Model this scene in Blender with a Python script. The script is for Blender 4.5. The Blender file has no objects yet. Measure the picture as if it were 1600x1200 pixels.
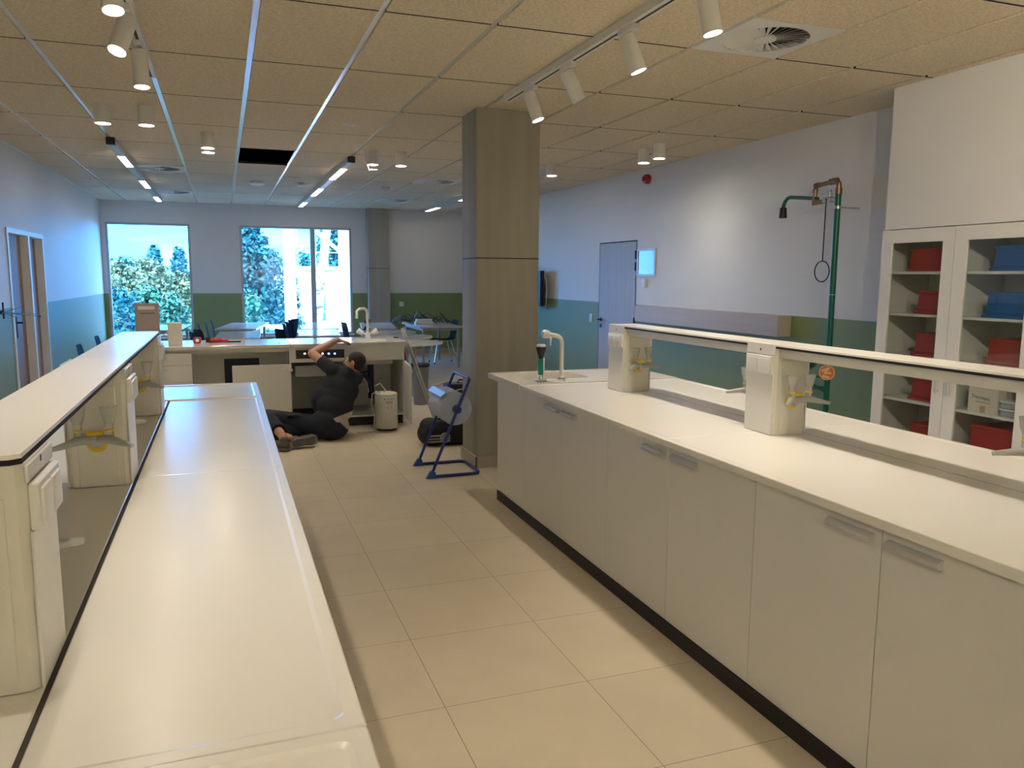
import bpy, bmesh, math, random
from mathutils import Vector, Matrix, Euler
random.seed(7)
S = bpy.context.scene
COL = S.collection
PI = math.pi
def R(d): return math.radians(d)

# ------------------------------------------------------------------ camera
CAMH = 1.635
F = 1231.98
CX = Vector((0.93958955, -0.34225051, 0.00600578))
CD = Vector((-0.04045938, -0.12846224, -0.99088874))
CF = Vector((0.33990369, 0.93078571, -0.13454902))
def ray(u, v): return CX*((u-800)/F) + CD*((v-600)/F) + CF
def at(u, v, x=None, y=None, z=None):
    """point of the photograph at a known x, y or z plane (metres)"""
    d = ray(u, v); o = Vector((0, 0, CAMH))
    if x is not None: t = x/d.x
    elif y is not None: t = y/d.y
    else: t = (z-CAMH)/d.z
    return o + d*t
cam = bpy.data.cameras.new('camera'); cam_o = bpy.data.objects.new('camera', cam); COL.objects.link(cam_o)
cam.sensor_width = 36; cam.lens = F/1600*36; cam.clip_start = .02; cam.clip_end = 400
mw = Matrix.Identity(4)
for i in range(3):
    mw[i][0] = CX[i]; mw[i][1] = -CD[i]; mw[i][2] = -CF[i]
mw[2][3] = CAMH
cam_o.matrix_world = mw
S.camera = cam_o

# ------------------------------------------------------------------ materials
def newmat(name):
    m = bpy.data.materials.new(name); m.use_nodes = True
    nt = m.node_tree; return m, nt, nt.nodes['Principled BSDF']
def mat(name, col, rough=.5, metal=0, vary=.06, scale=12, bump=0, trans=0, alpha=1, coat=0, spec=.5, ior=1.45, stretch=None):
    m, nt, b = newmat(name)
    tc = nt.nodes.new('ShaderNodeTexCoord'); nz = nt.nodes.new('ShaderNodeTexNoise')
    nz.inputs['Scale'].default_value = scale; nz.inputs['Detail'].default_value = 4
    if stretch:
        mp = nt.nodes.new('ShaderNodeMapping'); mp.inputs['Scale'].default_value = stretch
        nt.links.new(tc.outputs['Object'], mp.inputs[0]); nt.links.new(mp.outputs[0], nz.inputs['Vector'])
    else: nt.links.new(tc.outputs['Object'], nz.inputs['Vector'])
    mx = nt.nodes.new('ShaderNodeMix'); mx.data_type = 'RGBA'
    mx.inputs[6].default_value = (*[c*(1-vary) for c in col], 1); mx.inputs[7].default_value = (*[min(1, c*(1+vary)) for c in col], 1)
    nt.links.new(nz.outputs['Fac'], mx.inputs[0]); nt.links.new(mx.outputs[2], b.inputs['Base Color'])
    b.inputs['Roughness'].default_value = rough; b.inputs['Metallic'].default_value = metal
    b.inputs['Specular IOR Level'].default_value = spec; b.inputs['IOR'].default_value = ior
    b.inputs['Transmission Weight'].default_value = trans; b.inputs['Alpha'].default_value = alpha
    b.inputs['Coat Weight'].default_value = coat
    if bump:
        bp = nt.nodes.new('ShaderNodeBump'); bp.inputs['Strength'].default_value = bump; bp.inputs['Distance'].default_value = .01
        nt.links.new(nz.outputs['Fac'], bp.inputs['Height']); nt.links.new(bp.outputs[0], b.inputs['Normal'])
    return m
def emit(name, col, s):
    m, nt, b = newmat(name)
    b.inputs['Base Color'].default_value = (.8, .8, .8, 1)
    b.inputs['Emission Color'].default_value = (*col, 1); b.inputs['Emission Strength'].default_value = s
    return m
def glassmat(name, tint=(.96, .98, .98), refl=1.0):
    m = bpy.data.materials.new(name); m.use_nodes = True; nt = m.node_tree; nt.nodes.clear()
    out = nt.nodes.new('ShaderNodeOutputMaterial'); tr = nt.nodes.new('ShaderNodeBsdfTransparent'); gl = nt.nodes.new('ShaderNodeBsdfGlossy')
    tr.inputs[0].default_value = (*tint, 1); gl.inputs['Roughness'].default_value = .02
    fr = nt.nodes.new('ShaderNodeFresnel'); gm = nt.nodes.new('ShaderNodeNewGeometry'); io = nt.nodes.new('ShaderNodeMapRange')
    io.inputs[3].default_value = 1.5; io.inputs[4].default_value = 1/1.5; nt.links.new(gm.outputs['Backfacing'], io.inputs[0]); nt.links.new(io.outputs[0], fr.inputs[0])
    ml = nt.nodes.new('ShaderNodeMath'); ml.operation = 'MULTIPLY'; ml.inputs[1].default_value = refl
    mx = nt.nodes.new('ShaderNodeMixShader')
    nt.links.new(fr.outputs[0], ml.inputs[0]); nt.links.new(ml.outputs[0], mx.inputs[0])
    nt.links.new(tr.outputs[0], mx.inputs[1]); nt.links.new(gl.outputs[0], mx.inputs[2]); nt.links.new(mx.outputs[0], out.inputs[0])
    return m
def N(nt, t, **kw):
    n = nt.nodes.new(t)
    for k, v in kw.items(): setattr(n, k, v)
    return n
def math_n(nt, op, a, b=None, c=None):
    n = nt.nodes.new('ShaderNodeMath'); n.operation = op
    for i, q in enumerate((a, b, c)):
        if q is None: continue
        if isinstance(q, (int, float)): n.inputs[i].default_value = q
        else: nt.links.new(q, n.inputs[i])
    return n.outputs[0]
def mixc(nt, fac, a, b):
    n = nt.nodes.new('ShaderNodeMix'); n.data_type = 'RGBA'
    for i, q in ((0, fac), (6, a), (7, b)):
        if isinstance(q, (int, float)): n.inputs[i].default_value = q
        elif isinstance(q, tuple): n.inputs[i].default_value = (*q, 1)
        else: nt.links.new(q, n.inputs[i])
    return n.outputs[2]

def wall_paint():
    m, nt, b = newmat('two_tone_wall_paint')
    g = N(nt, 'ShaderNodeNewGeometry'); sp = N(nt, 'ShaderNodeSeparateXYZ'); nt.links.new(g.outputs['Position'], sp.inputs[0])
    lo = math_n(nt, 'LESS_THAN', sp.outputs[2], 1.285)
    nz = N(nt, 'ShaderNodeTexNoise'); nz.inputs['Scale'].default_value = 1.3; nt.links.new(g.outputs['Position'], nz.inputs['Vector'])
    w = mixc(nt, nz.outputs['Fac'], (.66, .64, .61), (.72, .70, .67))
    gr = mixc(nt, nz.outputs['Fac'], (.200, .262, .112), (.232, .295, .128))
    nt.links.new(mixc(nt, lo, w, gr), b.inputs['Base Color'])
    b.inputs['Roughness'].default_value = .55
    n2 = N(nt, 'ShaderNodeTexNoise'); n2.inputs['Scale'].default_value = 180; nt.links.new(g.outputs['Position'], n2.inputs['Vector'])
    bp = N(nt, 'ShaderNodeBump'); bp.inputs['Strength'].default_value = .08; bp.inputs['Distance'].default_value = .004
    nt.links.new(n2.outputs['Fac'], bp.inputs['Height']); nt.links.new(bp.outputs[0], b.inputs['Normal'])
    return m
def floor_tiles():
    m, nt, b = newmat('beige_floor_tiles')
    g = N(nt, 'ShaderNodeNewGeometry'); sp = N(nt, 'ShaderNodeSeparateXYZ'); nt.links.new(g.outputs['Position'], sp.inputs[0])
    def cell(o, off):
        a = math_n(nt, 'ADD', o, off); a = math_n(nt, 'DIVIDE', a, .6)
        fr = math_n(nt, 'FRACT', a); d = math_n(nt, 'ABSOLUTE', math_n(nt, 'SUBTRACT', fr, .5))
        return math_n(nt, 'GREATER_THAN', d, .5-.0025), math_n(nt, 'FLOOR', a)
    gx, ix = cell(sp.outputs[0], 30-.736); gy, iy = cell(sp.outputs[1], 30-2.74)
    gl = math_n(nt, 'MAXIMUM', gx, gy)
    cb = N(nt, 'ShaderNodeCombineXYZ'); nt.links.new(ix, cb.inputs[0]); nt.links.new(iy, cb.inputs[1])
    wn = N(nt, 'ShaderNodeTexWhiteNoise'); nt.links.new(cb.outputs[0], wn.inputs['Vector'])
    nz = N(nt, 'ShaderNodeTexNoise'); nz.inputs['Scale'].default_value = 2.2; nz.inputs['Detail'].default_value = 8; nz.inputs['Roughness'].default_value = .62
    nt.links.new(g.outputs['Position'], nz.inputs['Vector'])
    t = mixc(nt, nz.outputs['Fac'], (.47, .395, .285), (.66, .57, .425))
    t = mixc(nt, math_n(nt, 'MULTIPLY', wn.outputs['Value'], .22), t, (.47, .405, .305))
    # a few specks of building dust
    vo = N(nt, 'ShaderNodeTexVoronoi'); vo.inputs['Scale'].default_value = 3.1; nt.links.new(g.outputs['Position'], vo.inputs['Vector'])
    spk = math_n(nt, 'LESS_THAN', vo.outputs['Distance'], .017)
    t = mixc(nt, spk, t, (.10, .08, .06))
    nt.links.new(mixc(nt, gl, t, (.20, .17, .13)), b.inputs['Base Color'])
    b.inputs['Roughness'].default_value = .42; b.inputs['Specular IOR Level'].default_value = .4
    bp = N(nt, 'ShaderNodeBump'); bp.inputs['Strength'].default_value = .25; bp.inputs['Distance'].default_value = .003
    nt.links.new(math_n(nt, 'SUBTRACT', math_n(nt, 'MULTIPLY', nz.outputs['Fac'], .15), gl), bp.inputs['Height']); nt.links.new(bp.outputs[0], b.inputs['Normal'])
    return m
def wood_wool():
    m, nt, b = newmat('wood_wool_ceiling_panel')
    g = N(nt, 'ShaderNodeNewGeometry')
    mp = N(nt, 'ShaderNodeMapping'); mp.inputs['Scale'].default_value = (60, 150, 60); nt.links.new(g.outputs['Position'], mp.inputs[0])
    n1 = N(nt, 'ShaderNodeTexNoise'); n1.inputs['Scale'].default_value = 1; n1.inputs['Detail'].default_value = 6; n1.inputs['Distortion'].default_value = 1.2
    nt.links.new(mp.outputs[0], n1.inputs['Vector'])
    cr = N(nt, 'ShaderNodeValToRGB'); nt.links.new(n1.outputs['Fac'], cr.inputs[0])
    cr.color_ramp.elements[0].position = .32; cr.color_ramp.elements[0].color = (.52, .44, .33, 1)
    cr.color_ramp.elements[1].position = .68; cr.color_ramp.elements[1].color = (.95, .83, .64, 1)
    n2 = N(nt, 'ShaderNodeTexNoise'); n2.inputs['Scale'].default_value = .9; nt.links.new(g.outputs['Position'], n2.inputs['Vector'])
    t = mixc(nt, math_n(nt, 'MULTIPLY', n2.outputs['Fac'], .35), cr.outputs[0], (.68, .57, .43))
    nt.links.new(t, b.inputs['Base Color']); b.inputs['Roughness'].default_value = .95; b.inputs['Specular IOR Level'].default_value = .15
    bp = N(nt, 'ShaderNodeBump'); bp.inputs['Strength'].default_value = .3; bp.inputs['Distance'].default_value = .003
    nt.links.new(n1.outputs['Fac'], bp.inputs['Height']); nt.links.new(bp.outputs[0], b.inputs['Normal'])
    return m
def concrete():
    m, nt, b = newmat('board_marked_concrete')
    g = N(nt, 'ShaderNodeNewGeometry'); sp = N(nt, 'ShaderNodeSeparateXYZ'); nt.links.new(g.outputs['Position'], sp.inputs[0])
    mp = N(nt, 'ShaderNodeMapping'); mp.inputs['Scale'].default_value = (9, 9, .7); nt.links.new(g.outputs['Position'], mp.inputs[0])
    n1 = N(nt, 'ShaderNodeTexNoise'); n1.inputs['Scale'].default_value = 1; n1.inputs['Detail'].default_value = 7; nt.links.new(mp.outputs[0], n1.inputs['Vector'])
    n2 = N(nt, 'ShaderNodeTexNoise'); n2.inputs['Scale'].default_value = 3; n2.inputs['Detail'].default_value = 6; nt.links.new(g.outputs['Position'], n2.inputs['Vector'])
    t = mixc(nt, n1.outputs['Fac'], (.25, .235, .185), (.46, .435, .36))
    t = mixc(nt, math_n(nt, 'MULTIPLY', n2.outputs['Fac'], .5), t, (.36, .345, .295))
    # formwork joints
    seam = math_n(nt, 'LESS_THAN', math_n(nt, 'ABSOLUTE', math_n(nt, 'SUBTRACT', sp.outputs[2], 1.79)), .006)
    t = mixc(nt, seam, t, (.10, .09, .07))
    nt.links.new(t, b.inputs['Base Color']); b.inputs['Roughness'].default_value = .7; b.inputs['Specular IOR Level'].default_value = .35
    bp = N(nt, 'ShaderNodeBump'); bp.inputs['Strength'].default_value = .3; bp.inputs['Distance'].default_value = .006
    nt.links.new(n1.outputs['Fac'], bp.inputs['Height']); nt.links.new(bp.outputs[0], b.inputs['Normal'])
    return m
def woodmat(name, c1, c2, scale=(20, 20, 1.2), rough=.5):
    m, nt, b = newmat(name)
    g = N(nt, 'ShaderNodeTexCoord'); mp = N(nt, 'ShaderNodeMapping'); mp.inputs['Scale'].default_value = scale; nt.links.new(g.outputs['Object'], mp.inputs[0])
    n1 = N(nt, 'ShaderNodeTexNoise'); n1.inputs['Scale'].default_value = 1; n1.inputs['Detail'].default_value = 8; n1.inputs['Distortion'].default_value = .6
    nt.links.new(mp.outputs[0], n1.inputs['Vector'])
    nt.links.new(mixc(nt, n1.outputs['Fac'], c1, c2), b.inputs['Base Color']); b.inputs['Roughness'].default_value = rough
    return m

M = {}
M['wall'] = wall_paint(); M['floor'] = floor_tiles(); M['ceil'] = wood_wool(); M['concrete'] = concrete()
M['void'] = mat('dark_ceiling_void', (.012, .013, .016), .9)
M['strip'] = mat('white_grid_profile', (.90, .90, .88), .20, metal=.3, vary=.01)
M['lab'] = mat('white_laminate', (.70, .68, .635), .38, vary=.02, scale=3)
M['top'] = mat('white_ceramic_worktop', (.80, .775, .715), .25, vary=.025, scale=2.5)
M['seam'] = mat('dark_joint', (.05, .04, .035), .7)
M['kick'] = mat('black_toe_kick', (.012, .010, .009), .5)
M['alu'] = mat('grey_metal_handle', (.54, .54, .53), .45, metal=.2)
M['edge'] = mat('black_laminate_core', (.022, .016, .019), .7, spec=.2)
M['plastic'] = mat('white_plastic', (.72, .70, .67), .32, vary=.015)
M['creamplastic'] = mat('cream_plastic', (.68, .65, .57), .4, vary=.02)
M['clear'] = mat('frosted_clear_plastic', (.86, .88, .84), .25, trans=.75, alpha=.75, vary=.02)
M['greyclear'] = mat('grey_translucent_plastic', (.50, .51, .48), .3, trans=.25, vary=.04)
M['yellow'] = mat('yellow_marker', (.72, .50, .03), .4)
M['chrome'] = mat('chrome', (.75, .75, .76), .15, metal=1, vary=.02)
M['steel'] = mat('brushed_steel', (.50, .50, .49), .35, metal=.9)
M['black'] = mat('black_plastic', (.015, .015, .017), .45)
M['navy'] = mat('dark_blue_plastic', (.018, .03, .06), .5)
M['blue'] = mat('blue_painted_tube', (.02, .035, .20), .35)
M['bluecap'] = mat('blue_plastic_foot', (.03, .10, .36), .4)
M['paper'] = mat('blue_wiping_paper', (.42, .47, .62), .85, bump=.1, scale=60)
M['white'] = mat('white_paint_metal', (.76, .75, .73), .4, vary=.02)
M['glass'] = glassmat('cabinet_glass', (.93, .95, .94), 1.3)
M['win'] = glassmat('window_glass', (.96, .98, .98), .8)
M['green'] = mat('green_coated_pipe', (.006, .11, .065), .35)
M['greengrip'] = mat('green_rubber_grip', (.008, .22, .15), .5)
M['brass'] = mat('aged_brass', (.30, .17, .09), .4, metal=.8)
M['red'] = mat('red_crate_plastic', (.34, .020, .013), .42)
M['bluecrate'] = mat('blue_crate_plastic', (.012, .10, .32), .42)
M['redalarm'] = mat('red_alarm_plastic', (.42, .015, .03), .4)
M['orange'] = mat('orange_sticker', (.75, .17, .04), .5)
M['card'] = mat('white_cardboard', (.62, .57, .50), .8, vary=.05)
M['browncard'] = mat('brown_cardboard', (.30, .245, .225), .85, vary=.08)
M['tape'] = mat('brown_tape', (.45, .33, .16), .4)
M['ink'] = mat('dark_ink', (.05, .05, .06), .8)
M['skin'] = mat('skin', (.48, .25, .16), .5, vary=.10, scale=20, bump=.05)
M['hair'] = mat('short_dark_hair', (.030, .022, .017), .75, vary=.5, scale=90, bump=.7)
M['shirt'] = mat('charcoal_cotton', (.020, .023, .034), .9, vary=.25, scale=14, bump=.6)
M['trouser'] = mat('navy_workwear', (.013, .017, .028), .9, vary=.25, scale=16, bump=.5)
M['shoe'] = mat('worn_brown_shoe', (.11, .095, .08), .8, vary=.3, scale=40, bump=.4)
M['sole'] = mat('grey_rubber_sole', (.15, .14, .125), .85, vary=.3, scale=50, bump=.6)
M['bag'] = mat('black_nylon', (.010, .010, .012), .7, vary=.3, scale=30, bump=.4)
M['bagstripe'] = mat('grey_webbing', (.34, .35, .35), .7)
M['cream'] = mat('cream_cotton', (.46, .40, .32), .9, bump=.3)
M['maroon'] = mat('maroon_fabric', (.10, .018, .022), .85, bump=.4, scale=20)
M['desktop'] = mat('glossy_desk_worktop', (.66, .64, .60), .09, vary=.02)
M['tabletop'] = mat('pale_grey_tabletop', (.60, .59, .57), .12, vary=.02)
M['tableleg'] = mat('silver_table_leg', (.38, .38, .39), .4, metal=.5)
M['chair'] = mat('charcoal_chair_shell', (.020, .023, .032), .6, spec=.25)
M['oak'] = woodmat('oak_door_frame', (.25, .15, .085), (.36, .23, .14))
M['ash'] = woodmat('grey_ash_door', (.36, .32, .30), (.47, .42, .395), (22, 22, 1.0))
M['duct'] = woodmat('pale_ash_ledge', (.42, .35, .29), (.52, .44, .37), (20, 1.2, 20))
M['bin'] = mat('grey_bin', (.20, .20, .22), .5)
M['frosted'] = mat('frosted_translucent_tub', (.62, .64, .66), .35, trans=.4, vary=.03)
M['tile_base'] = mat('beige_skirting_tile', (.44, .39, .32), .5, vary=.08)
M['wframe'] = mat('grey_window_frame', (.42, .44, .46), .4)
M['sill'] = mat('white_sill', (.72, .72, .72), .4)
M['lamp'] = emit('lit_lamp', (1, .93, .80), 16)
M['linlamp'] = emit('lit_linear_lamp', (1, .88, .74), 6.0)
M['ledw'] = emit('white_led', (1, .85, .75), 9)
M['ledb'] = emit('blue_led', (.08, .35, 1), 9)
M['screenglow'] = emit('lit_display', (.55, .8, 1), 2.0)

# ------------------------------------------------------------------ mesh builder
class B:
    def __init__(s): s.bm = bmesh.new()
    def box(s, x0, x1, y0, y1, z0, z1, bev=0, seg=2):
        r = bmesh.ops.create_cube(s.bm, size=1)
        vs = r['verts']
        for v in vs: v.co = Vector((x0+(v.co.x+.5)*(x1-x0), y0+(v.co.y+.5)*(y1-y0), z0+(v.co.z+.5)*(z1-z0)))
        if bev:
            es = list({e for v in vs for e in v.link_edges})
            bmesh.ops.bevel(s.bm, geom=es, offset=bev, segments=seg, affect='EDGES', profile=.7)
        return s
    def cyl(s, a, b, r0, r1=None, seg=20, caps=True):
        a = Vector(a); b = Vector(b); r1 = r0 if r1 is None else r1
        d = b-a; L = d.length
        q = d.to_track_quat('Z', 'Y').to_matrix().to_4x4()
        bmesh.ops.create_cone(s.bm, cap_ends=caps, segments=seg, radius1=max(r0, 1e-5), radius2=max(r1, 1e-5), depth=L, matrix=Matrix.Translation((a+b)/2) @ q)
        return s
    def sph(s, c, r, sub=3):
        r = (r, r, r) if isinstance(r, (int, float)) else r
        bmesh.ops.create_icosphere(s.bm, subdivisions=sub, radius=1, matrix=Matrix.Translation(c) @ Matrix.Diagonal((*r, 1)))
        return s
    def ell(s, c, r, rot=None, sub=3):
        m = Matrix.Translation(c) @ (rot.to_matrix().to_4x4() if rot else Matrix.Identity(4)) @ Matrix.Diagonal((*r, 1))
        bmesh.ops.create_icosphere(s.bm, subdivisions=sub, radius=1, matrix=m); return s
    def cap(s, a, b, r0, r1=None):
        r1 = r0 if r1 is None else r1
        s.cyl(a, b, r0, r1, 20); s.sph(a, r0); s.sph(b, r1); return s
    def ring(s, pts, r, closed=False, seg=10):
        """tube along points"""
        pts = [Vector(p) for p in pts]; n = len(pts); rings = []
        up = None
        for i, p in enumerate(pts):
            if closed: t = (pts[(i+1) % n]-pts[i-1]).normalized()
            else: t = (pts[min(i+1, n-1)]-pts[max(i-1, 0)]).normalized()
            if up is None: up = t.orthogonal().normalized()
            else: up = (up - t*up.dot(t)).normalized()
            sd = t.cross(up)
            rr = r[i] if isinstance(r, (list, tuple)) else r
            rings.append([s.bm.verts.new(p+up*math.cos(2*PI*k/seg)*rr+sd*math.sin(2*PI*k/seg)*rr) for k in range(seg)])
        for i in range(n if closed else n-1):
            A, Bq = rings[i], rings[(i+1) % n]
            off = 0
            if closed and i == n-1:
                off = min(range(seg), key=lambda o: sum((A[k].co-Bq[(k+o) % seg].co).length for k in range(seg)))
            for k in range(seg):
                s.bm.faces.new((A[k], A[(k+1) % seg], Bq[(k+1+off) % seg], Bq[(k+off) % seg]))
        if not closed:
            s.bm.faces.new(rings[0][::-1]); s.bm.faces.new(rings[-1])
        return s
    def lathe(s, prof, c=(0, 0, 0), seg=28, rot=None):
        """profile (r, z) about z through c"""
        c = Vector(c); rings = []
        for (r, z) in prof:
            ring_ = []
            for k in range(seg):
                p = Vector((r*math.cos(2*PI*k/seg), r*math.sin(2*PI*k/seg), z))
                if rot: p = rot @ p
                ring_.append(s.bm.verts.new(c+p))
            rings.append(ring_)
        for i in range(len(rings)-1):
            for k in range(seg):
                s.bm.faces.new((rings[i][k], rings[i][(k+1) % seg], rings[i+1][(k+1) % seg], rings[i+1][k]))
        if tuple(prof[0]) != tuple(prof[-1]):
            if prof[0][0] > 1e-4: s.bm.faces.new(rings[0][::-1])
            if prof[-1][0] > 1e-4: s.bm.faces.new(rings[-1])
        return s
    def prism(s, poly, a, b, axis='z'):
        """2D polygon extruded from a to b along axis; poly in the other two axes in order"""
        def P(p, h):
            if axis == 'z': return (p[0], p[1], h)
            if axis == 'y': return (p[0], h, p[1])
            return (h, p[0], p[1])
        lo = [s.bm.verts.new(P(p, a)) for p in poly]; hi = [s.bm.verts.new(P(p, b)) for p in poly]
        n = len(poly)
        s.bm.faces.new(lo[::-1]); s.bm.faces.new(hi)
        for i in range(n): s.bm.faces.new((lo[i], lo[(i+1) % n], hi[(i+1) % n], hi[i]))
        return s
    def bevel_all(s, off, seg=2):
        bmesh.ops.bevel(s.bm, geom=[e for e in s.bm.edges if len(e.link_faces) == 2 and e.calc_face_angle(0) > .5], offset=off, segments=seg, affect='EDGES', profile=.7); return s
    def xf(s, m):
        bmesh.ops.transform(s.bm, matrix=m, verts=s.bm.verts); return s
    def mesh(s, name, m, smooth=35):
        bmesh.ops.recalc_face_normals(s.bm, faces=s.bm.faces)
        me = bpy.data.meshes.new(name); s.bm.to_mesh(me); s.bm.free()
        for q in (m if isinstance(m, (list, tuple)) else [m]): me.materials.append(q)
        if smooth and len(me.polygons):
            me.polygons.foreach_set('use_smooth', [True]*len(me.polygons)); me.set_sharp_from_angle(angle=R(smooth))
        return me
    def obj(s, name, m, parent=None, smooth=35):
        """vertices are in world space (parents carry no rotation while building)"""
        if parent is not None:
            off = Vector((0, 0, 0)); p = parent
            while p: off += p.location; p = p.parent
            for v in s.bm.verts: v.co -= off
        o = bpy.data.objects.new(name, s.mesh(name, m, smooth)); COL.objects.link(o)
        if parent is not None: o.parent = parent
        return o
def tag(o, label=None, cat=None, group=None, kind=None):
    if label: o['label'] = label
    if cat: o['category'] = cat
    if group: o['group'] = group
    if kind: o['kind'] = kind
    return o
def thing(name, label, cat, loc=(0, 0, 0), group=None, kind=None):
    o = bpy.data.objects.new(name, None); o.empty_display_size = .1; COL.objects.link(o); o.location = loc
    return tag(o, label, cat, group, kind)
def dup(root, loc=None, rz=None, label=None, group=None):
    def rec(o, parent):
        c = o.copy(); COL.objects.link(c)
        if parent is not None: c.parent = parent
        for ch in list(o.children): rec(ch, c)
        return c
    r = rec(root, None)
    if loc is not None: r.location = loc
    if rz is not None: r.rotation_euler = (0, 0, rz)
    if label: r['label'] = label
    if group: r['group'] = group
    return r
def struct(name, b, m, parent=None, smooth=35, label=None):
    o = b.obj(name, m, parent, smooth)
    if parent is None: o['kind'] = 'structure'
    if label: o['label'] = label
    return o
def text_mesh(txt, size, m, name, parent, mtx, depth=.0006):
    c = bpy.data.curves.new('t', 'FONT'); c.body = txt; c.size = size; c.extrude = depth; c.align_x = 'CENTER'; c.align_y = 'CENTER'
    t = bpy.data.objects.new('t', c); COL.objects.link(t)
    dg = bpy.context.evaluated_depsgraph_get(); me = bpy.data.meshes.new_from_object(t.evaluated_get(dg))
    bpy.data.objects.remove(t); bpy.data.curves.remove(c)
    off = Vector((0, 0, 0)); p = parent
    while p: off += p.location; p = p.parent
    me.transform(Matrix.Translation(-off) @ mtx); me.materials.clear(); me.materials.append(m)
    o = bpy.data.objects.new(name, me); COL.objects.link(o); o.parent = parent; return o
def arc(c, r, a0, a1, n, f):
    return [f(c[0]+r*math.cos(a0+(a1-a0)*i/n), c[1]+r*math.sin(a0+(a1-a0)*i/n)) for i in range(n+1)]
def rrect(x0, x1, y0, y1, r, n=5):
    """rounded rectangle, r = one radius or (ll, lr, ur, ul)"""
    r = (r,)*4 if isinstance(r, (int, float)) else r
    out = []
    for (cx, cy, a, q) in ((x0+r[0], y0+r[0], PI, r[0]), (x1-r[1], y0+r[1], 1.5*PI, r[1]), (x1-r[2], y1-r[2], 0, r[2]), (x0+r[3], y1-r[3], .5*PI, r[3])):
        for i in range(n+1):
            t = a+PI/2*i/n; out.append((cx+q*math.cos(t), cy+q*math.sin(t)))
    return out

# ------------------------------------------------------------------ the room
X0, X1, Y0, Y1, H = -2.08, 5.08, -2.6, 16.5, 3.0
struct('floor', B().box(X0-.3, X1+.3, Y0-.3, Y1+.3, -.25, 0), M['floor'], smooth=0)
# windows in the back wall (frame outlines), doors in the side walls
W1 = (-2.0, -.545, .45, 2.60); W2 = (.35, 2.51, .45, 2.60); YB0, YB1 = Y1, Y1+.32
b = B()
for (a, c) in ((X0-.3, W1[0]), (W1[1], W2[0]), (W2[1], X1+.3)): b.box(a, c, YB0, YB1, 0, 3.3)
for w in (W1, W2):
    b.box(w[0], w[1], YB0, YB1, 0, w[2]); b.box(w[0], w[1], YB0, YB1, w[3], 3.3)
struct('wall_back', b, M['wall'], smooth=0)
LD = (9.55, 11.32, 2.115)
b = B().box(X0-.3, X0, Y0-.3, LD[0], 0, 3.3).box(X0-.3, X0, LD[1], Y1, 0, 3.3).box(X0-.3, X0, LD[0], LD[1], LD[2], 3.3)
struct('wall_left', b, M['wall'], smooth=0)
RD = (9.20, 10.29, 2.12)
b = B().box(X1, X1+.3, Y0-.3, RD[0], 0, 3.3).box(X1, X1+.3, RD[1], Y1, 0, 3.3).box(X1, X1+.3, RD[0], RD[1], RD[2], 3.3).box(X1+.1, X1+.3, RD[0], RD[1], 0, RD[2])
struct('wall_right', b, M['wall'], smooth=0)
struct('wall_front', B().box(X0, X1, Y0-.3, Y0, 0, 3.3), M['wall'], smooth=0)
struct('wall_bulkhead', B().box(4.62, X1, Y0, 4.63, 1.995, 3.0), M['wall'], smooth=0)
# ceiling: wood-wool panels lying in a white grid
CXS, CPX, CYS, CPY = .222, .617, 4.30, 1.24
HOLE = (1, 4)
b = B(); prof = B(); vents_at = []
VENT = {}
for (vx, vy) in ((2.69, 3.68), (-1.012, 11.12), (-1.012, 14.22), (2.69, 11.12), (2.69, 14.22)):
    VENT[(round((vx-CXS)/CPX), math.floor((vy+.05-CYS)/CPY))] = (vx, vy)
xs = [CXS+CPX*k for k in range(-5, 9)]; ys = [CYS+CPY*k for k in range(-7, 11)]
for i in range(len(xs)-1):
    for j in range(len(ys)-1):
        k, l = i-5, j-7
        xa, xb = max(xs[i]+.018, X0), min(xs[i+1]-.018, X1); ya, yb = max(ys[j]+.010, Y0), min(ys[j+1]-.010, Y1)
        if xb-xa < .02 or yb-ya < .02: continue
        if (k, l) == (0, 4): continue                       # the open panel
        if (k, l) in VENT:
            vx, vy = VENT[(k, l)]
            if vy-ya > .05: b.box(xa, xb, ya, vy-.002, H, H+.025)
            if yb-(vy+.617) > .05: b.box(xa, xb, vy+.619, yb, H, H+.025)
            continue
        b.box(xa, xb, ya, yb, H, H+.025, .002, 1)
struct('ceiling', b, M['ceil'], smooth=0)
b = B()
for y in ys:
    if not Y0 < y < Y1: continue
    for i in range(len(xs)-1):
        xa, xb = max(xs[i]+.018, X0), min(xs[i+1]-.018, X1)
        if xb-xa > .02: b.box(xa, xb, y-.0098, y+.0098, H+.0012, H+.02)
struct('ceiling_joints', b, M['void'], smooth=0)
b = B().box(X0-.3, X1+.3, Y0-.3, Y1+.32, 3.30, 3.5)
struct('ceiling_slab', b, M['void'], smooth=0)
n = 0
for x in xs:
    if X0+.05 < x < X1-.05:
        n += 1
        struct('trim_%d' % n, B().box(x-.0178, x+.0178, Y0, Y1, H+.012, H+.026), M['strip'], smooth=0)
struct('trim_%d' % (n+1), B().box(X0, X1, Y0, Y1, H+.026, H+.028) if 0 else B().box(X0, X0+.018, Y0, Y1, H-.002, H+.02), M['strip'], smooth=0)
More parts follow.
